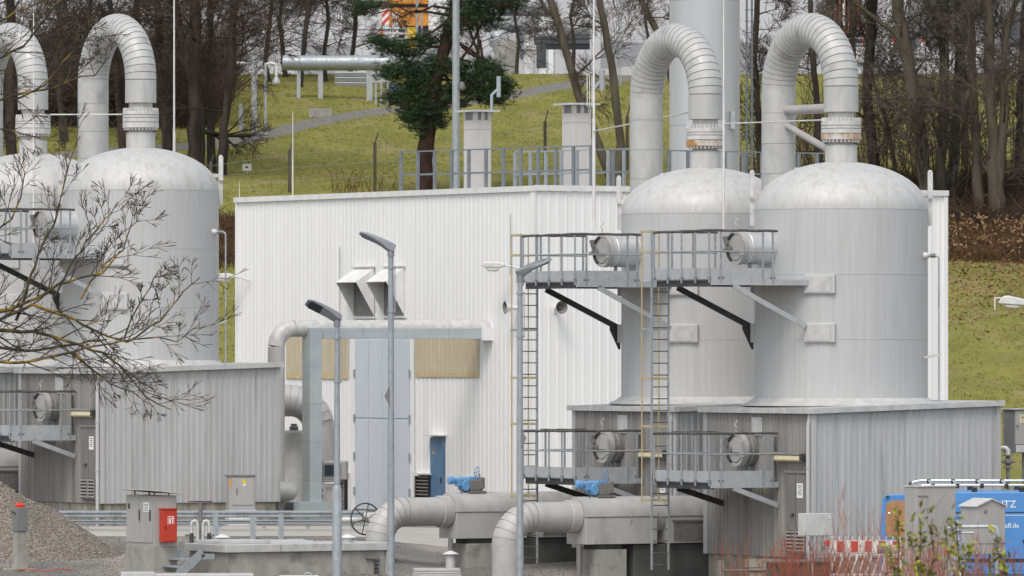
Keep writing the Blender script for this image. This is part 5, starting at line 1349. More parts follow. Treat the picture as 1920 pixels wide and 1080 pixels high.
# wooden edge and slab at the housing foot
wb = thing('timber_edge', 'worn timber boards and rail at the foot of the vented-door housing', 'boards', (X(1345, 185.2), 185.2, 0), rad(3))
k_ = 185.2/F; zz = Z(1053, 185.2)
for k, (pa, pb, ya, yb, m) in enumerate(((52, 118, 1049, 1064, 'plywood'), (60, 110, 1066, 1084, 'plywood'))):
    MB().box(pa*k_, pb*k_, -.03, .03, Z(yb,185.2), Z(ya,185.2)).build('board', M['plinth'] if k else M['plinth'], wb, bevel=.008)
MB().tube([(8*k_,-.06,Z(1069,185.2)), (120*k_,-.06,Z(1069,185.2))], .022, 7).build('rail', M['cast'], wb, smooth=50)
MB().box(0, 12*k_, -.1, .05, Z(1080,185.2)-.5, Z(1051,185.2)).build('post', M['cast'], wb)
ds_ = tag(MB().box(-.95, .95, -.45, .45, -.06, .0).build('door_slab', M['cabinet_dark'], None, (X(1505, 184.2), 184.2, Z(1050, 184.2)), (0,0,R30), bevel=.01), 'dark flat step slab below the grey vented door', 'step')
MB().box(-.85, .85, -.40, .40, -1.2, -.062).build('step_base', M['concrete_dark'], ds_)

# ------------------------------------------------------------------ plateau at the top of the slope: far pipes, machine, halls
def far_tube(name, label, cat, pts, r, m, d, group=None, supports=(), sides=14):
    o = P(*pts[0], d); th = thing(name, label, cat, o, 0, group)
    MB().tube([P(*p[:2], d) + Vector((0, p[2] if len(p) > 2 else 0, 0)) - o for p in pts], r, sides).build('pipe', m, th, smooth=50)
    for (px, pyt, w) in supports:
        x_ = X(px, d) - o.x; zt_2 = Z(pyt, d) - o.z; zg_ = g(X(px, d), d) - o.z
        MB().box(x_-w, x_+w, -w, w, zg_-.3, zt_2).build('support', M['galv_pale'], th)
    return th
D1 = 392
far_tube('far_pipeline', 'thick silver pipeline on posts across the grass below the dark pine', 'pipe', [(530,118),(735,118)], .42, M['galv'], D1, None, [(601,118,.13), (693,118,.16), (560,118,.1)])
MB().lathe([(.46,-.05),(.46,.05)], 20, axis='x').build('pipe_clamp', M['galv'], None, P(668, 118, D1)); tag(COL.objects[-1], 'clamp ring on the thick silver pipeline over the grass', 'clamp')
for (px, pya, w, lab) in ((601, 207, .62, 'pale concrete footing under the far pipeline post on the asphalt path'),):
    d_ = 381
    tag(MB().box(-w, w, -.35, .35, -.5, .40).build('concrete_footing', M['concrete'], None, (X(px,d_), d_, g(X(px,d_), d_)), bevel=.02), lab, 'footing')
def far_post(label, px, yt, yb, d, w, m, cat='post', group='thin posts and pipes on the far slope'):
    th = thing('pipe_post', label, cat, P(px, yb, d), 0, group)
    h = (yb-yt)*d/F
    MB().tube([(0,0,-.4),(0,0,h)], w, 10).build('post', m, th, smooth=50)
    return th
d_ = 368
t1_ = far_post('thick upright grey pipe between the bare tree branches', 477, 88, 236, d_, .165, M['galv_pale'])
MB().tube([(-.1,0,3.2),(-.9,0,3.2)], .09, 8).build('branch_pipe', M['galv_pale'], t1_, smooth=50)
t2_ = far_post('thin upright pipe with bent white top among the tree branches', 498, 118, 236, d_, .075, M['galv_pale'])
MB().tube([(0,0,3.15),(.3,0,3.2),(.50,0,3.15),(.55,0,2.95),(.55,0,2.5)], .075, 9).build('bent_top', M['white_metal'], t2_, smooth=60)
MB().lathe([(.08,2.1),(.2,2.15),(.2,2.3),(.08,2.5)], 12, c=(.55,0)).build('vent_head', M['galv_pale'], t2_, smooth=40)
far_post('short grey post at the path edge below the tree branches', 452, 195, 233, d_, .12, M['galv'])
lv = thing('louvre_screen', 'pale louvred screen below the far silver pipeline', 'screen', P(628, 160, 400), 0)
for k in range(6):
    z = k*.14; MB().bar((0,0,z), (1.85,0,z), .12, .075, up=(0,-.6,.8)).build('slat', M['hall_pale'] if k % 2 else M['galv'], lv)
rc = thing('pipe_support', 'small grey pipe frame on the path beside the dark pine', 'frame', P(705, 205, 389), 0)
for x_ in (0, .28, .62): MB().tube([(x_,0,-.4),(x_,0,2.0-.2*(x_>.5))], .07, 8).build('leg', M['galv_pale'], rc, smooth=50)
MB().box(-.3, .75, -.08, .08, 1.45, 1.75).build('cross_beam', M['galv_pale'], rc)
tk2 = tag(MB().lathe([(.0,-1.9),(.42,-1.8),(.46,-1.6),(.46,.1),(.42,.25),(0,.35)], 20).build('grey_drum', M['steel_blue'], None, P(738, 165, 393), smooth=50), 'grey drum half hidden by pine foliage beside the pipe frame', 'drum')

D2 = 445
kk = D2 / F
mc = thing('mobile_crane', 'orange work machine with striped warning board behind the pine', 'machine', P(728, 60, D2), 0)
q = lambda px, py, y=0: ((px-728)*kk, y, (60-py)*kk)
MB().prism([(0,10*kk),(2*kk,40*kk),(8*kk,46*kk),(110*kk,46*kk),(110*kk,12*kk)], (0,0,0), (1,0,0), (0,0,1), (0,1,0), 2.3).build('body', M['orange'], mc, bevel=.05)
MB().box(-2*kk, 112*kk, -.2, 2.4, 52*kk, 72*kk).build('upper_deck', M['orange'], mc, bevel=.05)
MB().box(2*kk, 110*kk, .2, 2.1, 46*kk, 52*kk).build('gap', M['far_dark'], mc)
MB().box(5*kk, 110*kk, .3, 2.0, 2*kk, 10*kk).build('chassis', M['far_dark'], mc)
for px in (752, 775, 815, 838):
    MB().lathe([(0,0),(.5,0),(.5,.4),(0,.4)], 18, axis='y', o=(q(px,0)[0], .1, .12)).build('wheel', M['tyre'], mc, smooth=40)
hb = MB().box(-12*kk, 1*kk, -.06, -.02, 10*kk, 54*kk).build('warning_board', M['white_band'], mc)
for k in range(3):
    z = (10 + 15*k)*kk
    MB().prism([(-12*kk,z),(1*kk,z+13*kk),(1*kk,z+21*kk),(-12*kk,z+8*kk)], (0,-.064,0), (1,0,0), (0,0,1), (0,1,0), .003).build('red_stripe', M['red_band'], hb)
for px, yt, lb in ((738, 25, 'white post with red band closest to the striped warning board'), (745, 24, 'white post with red band in front of the orange machine body')):
    wp = thing('warning_post', lb, 'post', P(px, 50, 430), 0, 'two white posts with red bands')
    MB().lathe([(.085,-.6),(.085,.75),(.11,.76),(.09,.84),(0,.85)], 12).build('post', M['white_band'], wp, smooth=40)
    MB().lathe([(.09,.36),(.09,.46)], 12).build('band', M['red_band'], wp, smooth=40)
far_post('grey post in front of the orange machine', 782, -30, 72, 428, .08, M['galv'], 'post')
far_post('slim grey post beside the white tower cabinet', 791, 22, 60, 429, .06, M['galv'], 'post')
wt = thing('white_tower', 'tall white panelled tower beside the orange machine', 'tower', P(803, 55, 438), 0)
k4 = 438/F
MB().box(0, 34*k4, 0, 1.4, -.5, 110*k4).build('body', M['white_metal'], wt, bevel=.02)
MB().box(34.3*k4, 41*k4, .1, 1.2, -.5, 110*k4).build('side_duct', M['galv_pale'], wt, bevel=.02)
MB().box(18*k4, 18.4*k4, -.01, -.002, -.4, 110*k4).build('seam', M['galv'], wt)
MB().box(1.5*k4, 3.5*k4, -.02, -.002, 12*k4, 16*k4).build('label_plate', M['red_band'], wt)
far_tube('far_pipe', 'long horizontal silver pipe below the orange machine', 'pipe', [(640,54),(768,54)], .10, M['galv_pale'], 424, 'silver pipes on the plateau', [(708,54,.06)])
far_tube('far_pipe', 'second silver pipe under the first below the orange machine', 'pipe', [(700,64),(764,63)], .07, M['white_metal'], 425, 'silver pipes on the plateau', [(722,64,.05)])
yb_ = thing('site_box', 'pale yellow box among the pipes below the white tower', 'box', P(759, 80, 423), 0)
MB().box(0, 7*423/F, 0, .6, -.3, 29*423/F).build('case', M['cream_sign'], yb_); MB().box(7.1*423/F, 20*423/F, .02, .6, -.3, 29*423/F).build('yellow_side', M['yellow_sign'], yb_)
ol = tag(MB().lathe([(.0,-.3),(.10,-.28),(.12,0),(.12,.3),(0,.34)], 12).build('orange_lamp', M['orange'], None, P(715, 66, 424), smooth=50), 'small orange lamp at the end of the far silver pipe', 'lamp')
cbk = thing('concrete_block', 'pale concrete block with pipe on it standing above the grass', 'concrete block', P(926, 124, 420), 0)
k5 = 420/F
MB().box(0, 43*k5, 0, 1.2, -.5, 47*k5).build('block', M['concrete'], cbk, bevel=.03)
MB().tube([(24*k5,.3,47*k5),(24*k5,.3,56*k5)], .05, 8).build('stub', M['galv_pale'], cbk)
fp = thing('flanged_pipe', 'upright white pipe with wide bolted flange above the grass', 'pipe', P(992, 124, 418), 0)
MB().lathe([(.28,-.5),(.28,30*k5),(.42,30.5*k5),(.42,34*k5),(.34,34.5*k5),(.42,35*k5),(.42,39*k5),(.3,40*k5),(.26,60*k5)], 20).build('riser', M['white_metal'], fp, smooth=35)
bm = MB()
for k in range(14):
    a = 6.28*k/14; bm.box(.39*math.cos(a)-.04, .39*math.cos(a)+.04, .39*math.sin(a)-.04, .39*math.sin(a)+.04, 28.5*k5, 30.5*k5)
bm.build('bolts', M['far_dark'], fp, kind='stuff')
gk = thing('far_bend_pipe', 'big silver bent pipe behind the pale concrete block', 'pipe', P(985, 100, 426), 0)
k6 = 426/F
pts = [(-75*k6,0,52*k6)] + [(-20*k6 + 22*k6*math.sin(a), 0, 30*k6 + 22*k6*math.cos(a)) for a in np.linspace(0, math.pi/2, 8)] + [(2*k6,0,-10*k6)]
MB().tube(pts, .40, 16).build('bend', M['steel_blue'], gk, smooth=50)
MB().lathe([(0,-.62),(.4,-.55),(.62,-.25),(.65,.1),(.5,.45),(.3,.6),(0,.65)], 20, axis='x', o=(-50*k6,-.3,26*k6)).build('valve_body', M['galv_pale'], gk, smooth=50)
far_tube('far_header', 'dark horizontal pipe header high behind the pine', 'pipe', [(935,24),(1036,24)], .20, M['steel_blue'], 432, 'dark pipes behind the leaning trunks', [(960,24,.08),(1026,24,.08)])
ft = tag(MB().lathe([(0,-1.3),(.4,-1.2),(.62,-.9),(.66,0),(.62,.9),(.4,1.2),(0,1.3)], 22, axis='x').build('pressure_tank', M['hall_pale'], None, P(1006, 6, 434), smooth=50), 'pale rounded tank top above the dark header pipe', 'tank')
for i, (py, r_, mm) in enumerate(((53, .13, 'galv_pale'), (60, .13, 'galv_pale'), (68, .15, 'steel_blue'), (76, .20, 'steel_blue'), (86, .22, 'far_dark'))):
    far_tube('pipe_run', ['topmost pale pipe of the bundle behind the leaning trunk', 'second pale pipe of the bundle behind the leaning trunk', 'blue-grey pipe in the middle of the bundle behind the leaning trunk', 'thick blue-grey pipe low in the bundle behind the leaning trunk', 'dark bottom pipe of the bundle behind the leaning trunk'][i], 'pipe', [(1000 if i > 1 else 1053, py),(1106, py)], r_, M[mm], 424 + i*.3, 'pipe bundle behind the leaning trunk', [(1062,py,.05),(1098,py,.05)] if i == 4 else ())
pr_ = thing('dark_pier', 'dark square pier below the pipe bundle', 'pier', P(1015, 115, 421), 0)
MB().box(-.28, .28, -.3, .3, -.4, 33*k5).build('pier', M['far_dark'], pr_)
rw = thing('retaining_wall', 'low pale retaining wall at the top of the grass slope', 'wall', P(1075, 145, 407), 0)
k7 = 407/F
MB().add([(0,0,-.6),(180*k7,0,-.4),(180*k7,.3,-.4),(0,.3,-.6),(0,0,10*k7),(180*k7,0,28*k7),(180*k7,.3,28*k7),(0,.3,10*k7)], [(0,3,2,1),(4,5,6,7),(0,1,5,4),(1,2,6,5),(2,3,7,6),(3,0,4,7)]).build('wall', M['hall_pale'], rw)
lt_ = thing('lattice_mast', 'slender lattice mast between the leaning trunks and the gooseneck', 'mast', (X(1160,400), 400, g(X(1160,400),400)), 0)
for (sx, sy) in ((-.13,-.13),(.13,-.13),(0,.13)):
    MB().tube([(sx,sy,0),(sx,sy,14)], .03, 6).build('mast_leg', M['galv'], lt_)
bm = MB()
for k in range(46):
    z = k*.3; sx = .13*(1 if k % 2 else -1); bm.bar((sx,-.13,z), (-sx,-.13,z+.3), .025, .025)
bm.build('lattice', M['galv'], lt_, kind='stuff')
oc = thing('shipping_container', 'rust-orange container standing on a dark rack behind the gooseneck', 'container', P(1551, 57, 440), 0)
MB().corr((0,0,0), (1,0,0), (0,-1,0), 64*k4, 0, 2.7, 2.7, .28, .04, .12).box(0, 64*k4, .0, 2.4, 0, 2.7).build('case', M['container'], oc)
MB().box(29*k4, 33*k4, -.06, -.045, .3, 2.7).build('pale_post', M['white_band'], oc)
rk2 = thing('steel_rack', 'dark steel rack with red parts under the orange container', 'rack', P(1551, 92, 439), 0)
for k in range(3):
    MB().box(0, 70*k4, -.3, 2.0, (3+11*k)*k4, (8+11*k)*k4).build('shelf', M['far_dark'], rk2)
for k in range(5): MB().box(k*17*k4-.05, k*17*k4+.05, -.35, -.3, -.4, 34*k4).build('upright', M['far_dark'] if k % 2 else M['red_band'], rk2)
sw = thing('site_wall', 'low white wall along the plateau behind the right-hand wood', 'wall', P(1560, 128, 424), 0)
MB().box(0, 14, 0, .3, -.3, 40*423/F).build('wall', M['hall_pale'], sw)
MB().box(-3, 16, -.8, .0, -.5, .25).build('kerb', M['hall_pale'], sw)
gt = thing('grey_tank', 'large grey cone-bottomed tank behind the right-hand trunks', 'tank', P(1736, 95, 434), 0)
MB().lathe([(.25,0),(.9,1.5),(.95,2.6),(.95,3.6),(.6,3.9),(0,4.0)], 26).build('body', M['hall_grey'], gt, smooth=35)
for a in (0.5, 2.6, 4.7): MB().tube([(.85*math.cos(a),.85*math.sin(a),-.6),(.85*math.cos(a),.85*math.sin(a),1.8)], .08, 8).build('leg', M['far_dark'], gt)
for px, lb in ((1676, 'red and white beacon beside the big bent grey trunk'), (1731, 'red and white beacon in front of the grey cone-bottomed tank')):
    wb_ = thing('warning_beacon', lb, 'beacon', P(px, 80, 428), 0, 'red and white beacons behind the trunks')
    MB().box(-.13, .13, -.05, .05, -.4, .5).build('board', M['white_band'], wb_); MB().box(-.13, .13, -.056, -.051, .05, .3).build('red_stripe', M['red_band'], wb_)
dv = thing('dark_truck', 'dark parked truck behind the rightmost trunks', 'truck', P(1880, 100, 440), 0)
MB().box(0, 3.4, 0, 2.2, .5, 2.6).build('cargo_box', M['far_dark'], dv, bevel=.05); MB().box(3.5, 5.2, .05, 2.1, .5, 2.3).build('cab', M['steel_blue'], dv, bevel=.1)
for x_ in (.7, 2.6, 4.5): MB().lathe([(0,0),(.45,0),(.45,.35),(0,.35)], 18, axis='y', o=(x_,-.05,.15)).build('wheel', M['tyre'], dv, smooth=40)
def far_hall(label, px0, px1, d, m, h):
    th = thing('far_hall', label, 'hall', (X(px0,d), d, g(0,d)-.5), 0, 'pale halls closing the view behind the plateau')
    w = (px1-px0)*d/F
    MB().corr((0,0,0), (1,0,0), (0,-1,0), w, 0, h, h, 1.2, .06, .1).box(0, w, .001, 12, 0, h).build('wall', m, th)
    MB().box(-.3, w+.3, -.3, 12.3, h, h+.4).build('roof', M['hall_grey'], th)
    for k in range(int(w/7)):
        x_ = 3 + k*7
        MB().box(x_, x_+3, -.12, -.063, .5, 4.2).build('gate', M['hall_grey'], th)
        MB().box(x_, x_+3, -.12, -.063, 9.2, 10.4).build('window', M['glass'], th)
    return th
far_hall('long pale hall behind the bare trees and the dark pine', -700, 1010, 476, M['hall_pale'], 15)
far_hall('off-white hall behind the leaning trunks and tall stack', 1040, 1690, 470, M['hall_pale'], 16)
far_hall('grey hall behind the right-hand wood', 1720, 2900, 482, M['hall_grey'], 14)

# fence posts and little sign on the slope
def fence_post(px, yb, yt, d, lab):
    th = thing('fence_post', lab, 'fence post', P(px, yb, d), rad(20), 'fence posts on the grass slope')
    h = (yb-yt)*d/F
    MB().box(-.06, .06, -.06, .06, -.4, h*.84).build('post', M['bark_grey'], th)
    MB().bar((0,0,h*.83), (.16,0,h), .05, .05).build('bent_tip', M['dark_steel'], th)
FP = [(543, 364, 265, 342), (703, 358, 249, 343), (1022, 340, 206, 348), (1176, 330, 195, 352), (395, 375, 290, 341)]
for f_, l_ in zip(FP, ('fence post with bent tip beside the thin white marker rod', 'fence post with bent tip just beyond the pine trunk and railing end', 'fence post with bent tip between the two vent shafts', 'fence post with bent tip behind the forked leaning tree', 'fence post with bent tip under the dark trees beside the silver tank')): fence_post(*f_, l_)
fw = thing('fence_wire', 'thin fence wires strung between the posts on the slope', 'wire', (0,0,0), 0)
for k in range(3):
    pts = [P(px, yb - (yb-yt)*(.25+.25*k), d) for (px, yb, yt, d) in sorted(FP)]
    MB().tube([pts[0] + Vector((-12,0,-.3))] + pts + [pts[-1] + Vector((14,1,.5))], .006, 4).build('wire', M['galv'], fw)
sgn = thing('ground_sign', 'small white sign with dark mark alone on the grass', 'sign', P(463, 322, 352), 0)
MB().box(-.22, .22, -.01, .01, .05, .38).build('board', M['white_metal'], sgn); MB().box(-.08, .06, -.014, -.0105, .18, .27).build('mark', M['ink'], sgn); MB().box(-.02, .02, .011, .04, -.6, .3).build('stake', M['galv'], sgn)
# ------------------------------------------------------------------ vegetation
rnd = random.Random(5)
def vnorm(v): return v.normalized()
def rand_dir(): 
    while True:
        v = Vector((rnd.uniform(-1,1), rnd.uniform(-1,1), rnd.uniform(-1,1)))
        if .05 < v.length < 1: return v.normalized()
def branch(segs, p, d, L, r, lv, cfg):
    """one limb with its own side branches, appended as segments"""
    maxl = cfg['levels']
    n = max(1 if lv == maxl else 2, int(L / cfg['seg'][min(lv, len(cfg['seg'])-1)]))
    step = L / n; rr = r
    nodes = []
    for i in range(n):
        d = (d + rand_dir() * cfg['wig'] + Vector((0,0,cfg['up'] * (1 if lv < maxl else .5)))).normalized()
        q = p + d * step
        r2 = max(r * (1 - (i+1)/n * .8), cfg['rmin'])
        segs[min(lv, 3)].append((*p, *q, rr, r2)); p = q; rr = r2; nodes.append((q.copy(), d.copy(), rr))
    if lv < maxl:
        k = cfg['kids'][lv]
        for j in range(k):
            i = int((n-1) * min(1, (.22 + .78 * (j + rnd.random()) / k)))
            q, dd, r_ = nodes[i]
            side = dd.cross(rand_dir()).normalized()
            a = rnd.uniform(cfg['ang'][0], cfg['ang'][1])
            nd = (dd * math.cos(a) + side * math.sin(a)).normalized()
            branch(segs, q, nd, L * rnd.uniform(*cfg['lr']) * (1 - .35*i/n), max(r_ * .6, cfg['rmin']), lv+1, cfg)
def tree(name, label, cat, trunks, d, cfg, mb, mt, group, n_limb=12, zlo=.15, limb_len=(2.5, 5.5), tall=16):
    """trunks: list of [(px,py,width px)...] read along each stem from foot upward"""
    base = P(trunks[0][0][0], trunks[0][0][1], d)
    zg_ = g(base.x, d); base = Vector((base.x, d, zg_ - .3))
    th = thing(name, label, cat, base, 0, group)
    tm = MB(); segs = {1: [], 2: [], 3: []}
    for tr in trunks:
        pts = [P(a, b, d) - base for a, b, w in tr]; rs = [w * d / F / 2 * .88 for a, b, w in tr]
        if tr is trunks[0]: pts[0] = Vector((pts[0].x, 0, 0)); rs[0] *= 1.25
        # carry the stem on above the frame
        dv = (pts[-1] - pts[-2]).normalized(); dv = (dv + Vector((0,0,.6))).normalized()
        top = pts[-1]
        for k in range(1, 5):
            pts.append(top + dv * (tall - top.z) * k / 4 * .8 + Vector((rnd.uniform(-.3,.3), rnd.uniform(-.3,.3), 0))); rs.append(max(rs[len(tr)-1] * (1 - k*.22), .02))
        # resample with a little wobble
        P2 = []; R2 = []
        for i in range(len(pts)-1):
            m_ = max(2, int((pts[i+1]-pts[i]).length / .7))
            for k in range(m_):
                t_ = k/m_; wv = rs[i]*.22
                P2.append(pts[i].lerp(pts[i+1], t_) + Vector((rnd.uniform(-wv,wv), rnd.uniform(-wv,wv), 0))); R2.append((rs[i]*(1-t_) + rs[i+1]*t_) * rnd.uniform(.93, 1.08))
        P2.append(pts[-1]); R2.append(rs[-1])
        tm.tube(P2, R2, 9)
        for j in range(n_limb):
            t_ = zlo + (1 - zlo) * (j + rnd.random()) / n_limb
            i = min(int(t_ * (len(P2)-1)), len(P2)-2)
            a = rnd.uniform(0, 6.28); el = rnd.uniform(-.1, .95)
            dd = Vector((math.cos(a)*math.cos(el), math.sin(a)*math.cos(el)*.8, math.sin(el))).normalized()
            branch(segs, P2[i], dd, rnd.uniform(*limb_len) * (1 - .4*t_), max(R2[i] * rnd.uniform(.15,.34), .02), 1, cfg)
    tm.build('trunk', mb, th, smooth=60)
    v1, f1 = seg_arrays(segs[1] + segs[2] if segs[2] else segs[1], 4)
    link('limbs', np_mesh('limbs', v1, f1), mb, th)['kind'] = 'stuff'
    if segs[3]: seg_mesh('crown', segs[3], mt, th)
    return th
WOOD = dict(levels=4, seg=[1, .6, .45, .38, .38], wig=.17, up=.05, kids=[0, 7, 5, 4], ang=(.3, .85), lr=(.50, .80), rmin=.0095)
DENSE = dict(levels=4, seg=[1, .6, .45, .38, .38], wig=.19, up=.01, kids=[0, 8, 6, 5], ang=(.35, 1.0), lr=(.48, .78), rmin=.010)

# dark cluster behind the hall's far corner
CL = 'dark bare trees behind the silver tanks'
tree('bare_tree', 'stout dark bare tree, thickest trunk behind the tall white rod', 'tree', [[(369,330,36),(369,215,34),(366,120,26),(366,0,22)], [(366,180,18),(350,110,15),(334,40,13),(330,0,12)]], 351, DENSE, M['bark'], M['twig'], CL, 13)
tree('bare_tree', 'slim dark bare tree standing close against the stoutest trunk', 'tree', [[(396,325,18),(394,200,14),(395,90,13),(393,0,12)]], 352.5, WOOD, M['bark'], M['twig'], CL, 9)
tree('bare_tree', 'dark bare tree whose branches reach far over the grass', 'tree', [[(415,328,20),(420,240,18),(431,150,17),(436,70,18),(441,0,16)]], 350, dict(DENSE, kids=[0,9,6,4]), M['bark'], M['twig'], CL, 12, .2, (4, 8.5))
tree('bare_tree', 'dark bare tree beside the gooseneck, trunk partly hidden by its flange', 'tree', [[(318,300,24),(312,200,20),(300,100,18),(296,0,16)]], 356, DENSE, M['bark'], M['twig'], CL, 12)
tree('bare_tree', 'dark bare tree seen between the two left goosenecks', 'tree', [[(20,300,22),(20,180,21),(22,60,20),(20,0,18)]], 340, DENSE, M['bark'], M['twig'], CL, 11)
tree('bare_tree', 'bare tree filling the gap behind the looped gooseneck pipe', 'tree', [[(232,290,15),(222,180,13),(214,90,12),(206,0,11)]], 362, DENSE, M['bark'], M['twig'], CL, 13)
tree('bare_tree', 'leaning bare tree with dense twigs between the goosenecks', 'tree', [[(120,285,16),(112,180,14),(118,90,12),(108,0,11)]], 366, DENSE, M['bark'], M['twig'], CL, 14)
tree('bare_tree', 'thin bare tree close behind the first gooseneck bend', 'tree', [[(162,290,12),(168,190,11),(160,90,10),(170,0,9)]], 371, DENSE, M['bark'], M['twig'], CL, 14)
tree('bare_tree', 'bare tree with drooping twigs right of the gooseneck bend', 'tree', [[(285,290,14),(276,190,13),(262,90,12),(256,0,11)]], 374, DENSE, M['bark'], M['twig'], CL, 14)
tree('bare_tree', 'bare tree beyond the path whose twigs veil the far pipeline', 'tree', [[(560,215,12),(566,120,11),(575,40,10),(580,0,9)]], 398, DENSE, M['bark'], M['twig'], CL, 12)
tree('bare_tree', 'bare tree beyond the path close to the dark pine', 'tree', [[(655,175,11),(662,90,10),(668,30,9),(672,0,8)]], 404, DENSE, M['bark'], M['twig'], CL, 12)
tree('bare_tree', 'faint bare tree standing behind the upright grey pipes', 'tree', [[(505,205,11),(498,120,10),(506,40,9),(510,0,8)]], 402, DENSE, M['bark'], M['twig'], CL, 12)

tree('bare_tree', 'slender bare tree beyond the path between pipeline and upright pipes', 'tree', [[(612,190,10),(606,110,9),(616,40,8),(612,0,7)]], 403, DENSE, M['bark'], M['twig'], CL, 12)
tree('bare_tree', 'bare tree beyond the path close to the louvred screen', 'tree', [[(538,205,11),(532,120,10),(524,40,9),(530,0,8)]], 406, DENSE, M['bark'], M['twig'], CL, 12)
for lab, px_, d__ in (('spindly bare tree before the flanged white pipe at the slope top', 968, 409), ('spindly bare tree in front of the pipe bundle at the slope top', 1072, 410), ('spindly bare tree between lattice mast and tall stack', 1212, 409), ('spindly bare tree at the slope top just beyond the pine crown', 893, 410)):
    tree('bare_tree', lab, 'tree', [[(px_,122,8),(px_+5,80,7),(px_-3,30,6),(px_+4,0,6)]], d__, dict(DENSE, kids=[0, 7, 5, 4]), M['bark'], M['twig'], CL, 10, .08, (2.0, 4.5))
# leaning pair behind the roof shafts
LP = 'leaning bare trees behind the roof shafts'
GREY = dict(WOOD, kids=[0, 7, 5, 4])
tree('leaning_tree', 'forked grey tree with one stem leaning out behind the vent shaft', 'tree', [[(1158,352,26),(1128,290,19),(1105,220,18),(1085,180,18),(1066,110,18),(1048,50,17),(1030,-5,16)], [(1158,352,24),(1164,270,19),(1155,190,17),(1146,120,17),(1133,50,16),(1122,-5,15)]], 345, GREY, M['bark_grey'], M['twig_grey'], LP, 10, .28, (1.8, 4.2))
tree('leaning_tree', 'bare tree behind the stack with a dark bough at the photo top', 'tree', [[(1290,300,18),(1262,160,16),(1232,60,15),(1205,5,13)]], 352, GREY, M['bark_grey'], M['twig_grey'], LP, 9, .3, (1.8, 3.6))

# the wood on the slope to the right
WR = 'bare trees of the wood beside the white hall'
wood = [
 ('dark bare tree close right of the front gooseneck bend', [[(1646,400,24),(1636,300,23),(1627,190,22),(1630,90,22),(1638,0,20)]], 332, 'bark'),
 ('big bent grey tree with a bough reaching toward the gooseneck', [[(1745,395,32),(1728,280,29),(1714,190,28),(1703,110,27),(1690,50,27),(1682,0,26)], [(1702,92,14),(1676,60,12),(1640,34,10),(1608,8,9)]], 330, 'bark_grey'),
 ('straight grey tree right of the big bent one', [[(1762,395,22),(1766,280,21),(1769,170,21),(1770,80,20),(1771,0,19)], [(1762,60,11),(1748,20,10),(1735,-5,9)]], 331, 'bark_grey'),
 ('mottled birch-like tree standing between straight grey trunks', [[(1785,395,20),(1790,270,20),(1796,160,19),(1797,70,15),(1795,0,12)]], 333, 'bark_birch'),
 ('slim straight tree with a greenish trunk', [[(1838,395,22),(1831,280,20),(1824,170,19),(1821,80,19),(1818,0,18)]], 329, 'bark_grey'),
 ('double-stemmed tree near the photo edge, forking low', [[(1868,400,34),(1862,270,24),(1857,160,23),(1855,70,22),(1852,0,20)], [(1868,390,26),(1884,200,18),(1882,110,15),(1890,50,14),(1905,0,11)]], 328, 'bark_grey'),
 ('thin dark tree glimpsed inside the front gooseneck loop', [[(1538,330,15),(1532,200,14),(1524,100,13),(1520,0,12)]], 346, 'bark'),
 ('thin dark tree between the stack and the front gooseneck', [[(1430,330,16),(1422,220,15),(1413,110,14),(1420,0,12)]], 348, 'bark'),
 ('young bare tree low between the dark and the bent trunks', [[(1688,395,11),(1676,300,10),(1660,220,9),(1640,160,7)]], 334, 'bark_grey'),
 ('bare tree at the photo edge behind the double-stemmed tree', [[(1906,395,18),(1910,260,17),(1916,120,15),(1921,0,13)]], 337, 'bark'),
 ('bare tree far back in the wood behind the straight grey trunk', [[(1808,330,13),(1812,200,12),(1806,90,11),(1812,0,10)]], 356, 'bark'),
 ('bare tree far back in the wood behind the dark gooseneck tree', [[(1600,340,13),(1592,210,12),(1600,100,11),(1594,0,10)]], 358, 'bark'),
]
for lab, tr, d_, bk in wood:
    tree('wood_tree', lab, 'tree', tr, d_, WOOD, M[bk], M['twig_grey'] if bk != 'bark' else M['twig'], WR, 12, .08, (2.0, 4.6))

# the pine
pd = 342
pb = P(795, 352, pd); pb = Vector((pb.x, pd, g(pb.x, pd) - .3))
pine = thing('pine_tree', 'dark green pine standing behind the galvanised mast', 'tree', pb, 0)
def pp(px, py, dy=0): return P(px, py, pd) + Vector((0, dy, 0)) - pb
tm = MB()
tk_ = [(797,355,36),(796,300,33),(805,220,29),(818,150,26),(834,90,24),(850,30,22),(862,-30,19),(872,-110,14),(880,-190,8)]
pts = [pp(a,b) for a,b,w in tk_]; pts[0] = Vector((pts[0].x,0,0)); 
P2=[];R2=[]
for i in range(len(pts)-1):
    for k in range(5):
        t_=k/5; P2.append(pts[i].lerp(pts[i+1],t_)+Vector((rnd.uniform(-.03,.03),rnd.uniform(-.03,.03),0))); R2.append(((tk_[i][2]*(1-t_)+tk_[i+1][2]*t_))*pd/F/2*rnd.uniform(.93,1.07))
P2.append(pts[-1]); R2.append(.08)
tm.tube(P2, R2, 10).build('trunk', M['bark_pine'], pine, smooth=60)
clumps = []   # px, py, rx px, ry px, n
for (a,b,rx,ry) in [(905,8,62,20),(950,4,38,16),(880,38,42,20),(915,35,30,14),(850,52,22,14),(762,96,34,14),(735,90,30,14),(705,78,22,10),(800,76,24,12),(848,64,14,12),(760,128,42,16),(735,140,24,12),(812,120,20,14),(838,125,18,14),(790,150,30,14),(770,172,42,16),(745,186,26,12),(800,188,36,18),(780,206,34,14),(815,210,28,14),(800,228,32,12),(765,222,22,8),(782,240,16,7),(825,234,14,8),(870,130,20,12),(905,120,26,12),(925,135,24,12),(890,150,30,13),(925,158,32,14),(945,170,22,13),(870,168,22,11),(900,178,30,12),(930,188,24,10),(950,158,14,10),(868,195,12,9),(845,170,14,12),(700,10,30,10),(680,20,22,10),(845,190,16,10),(790,255,12,5)]:
    clumps.append((a,b,rx,ry))
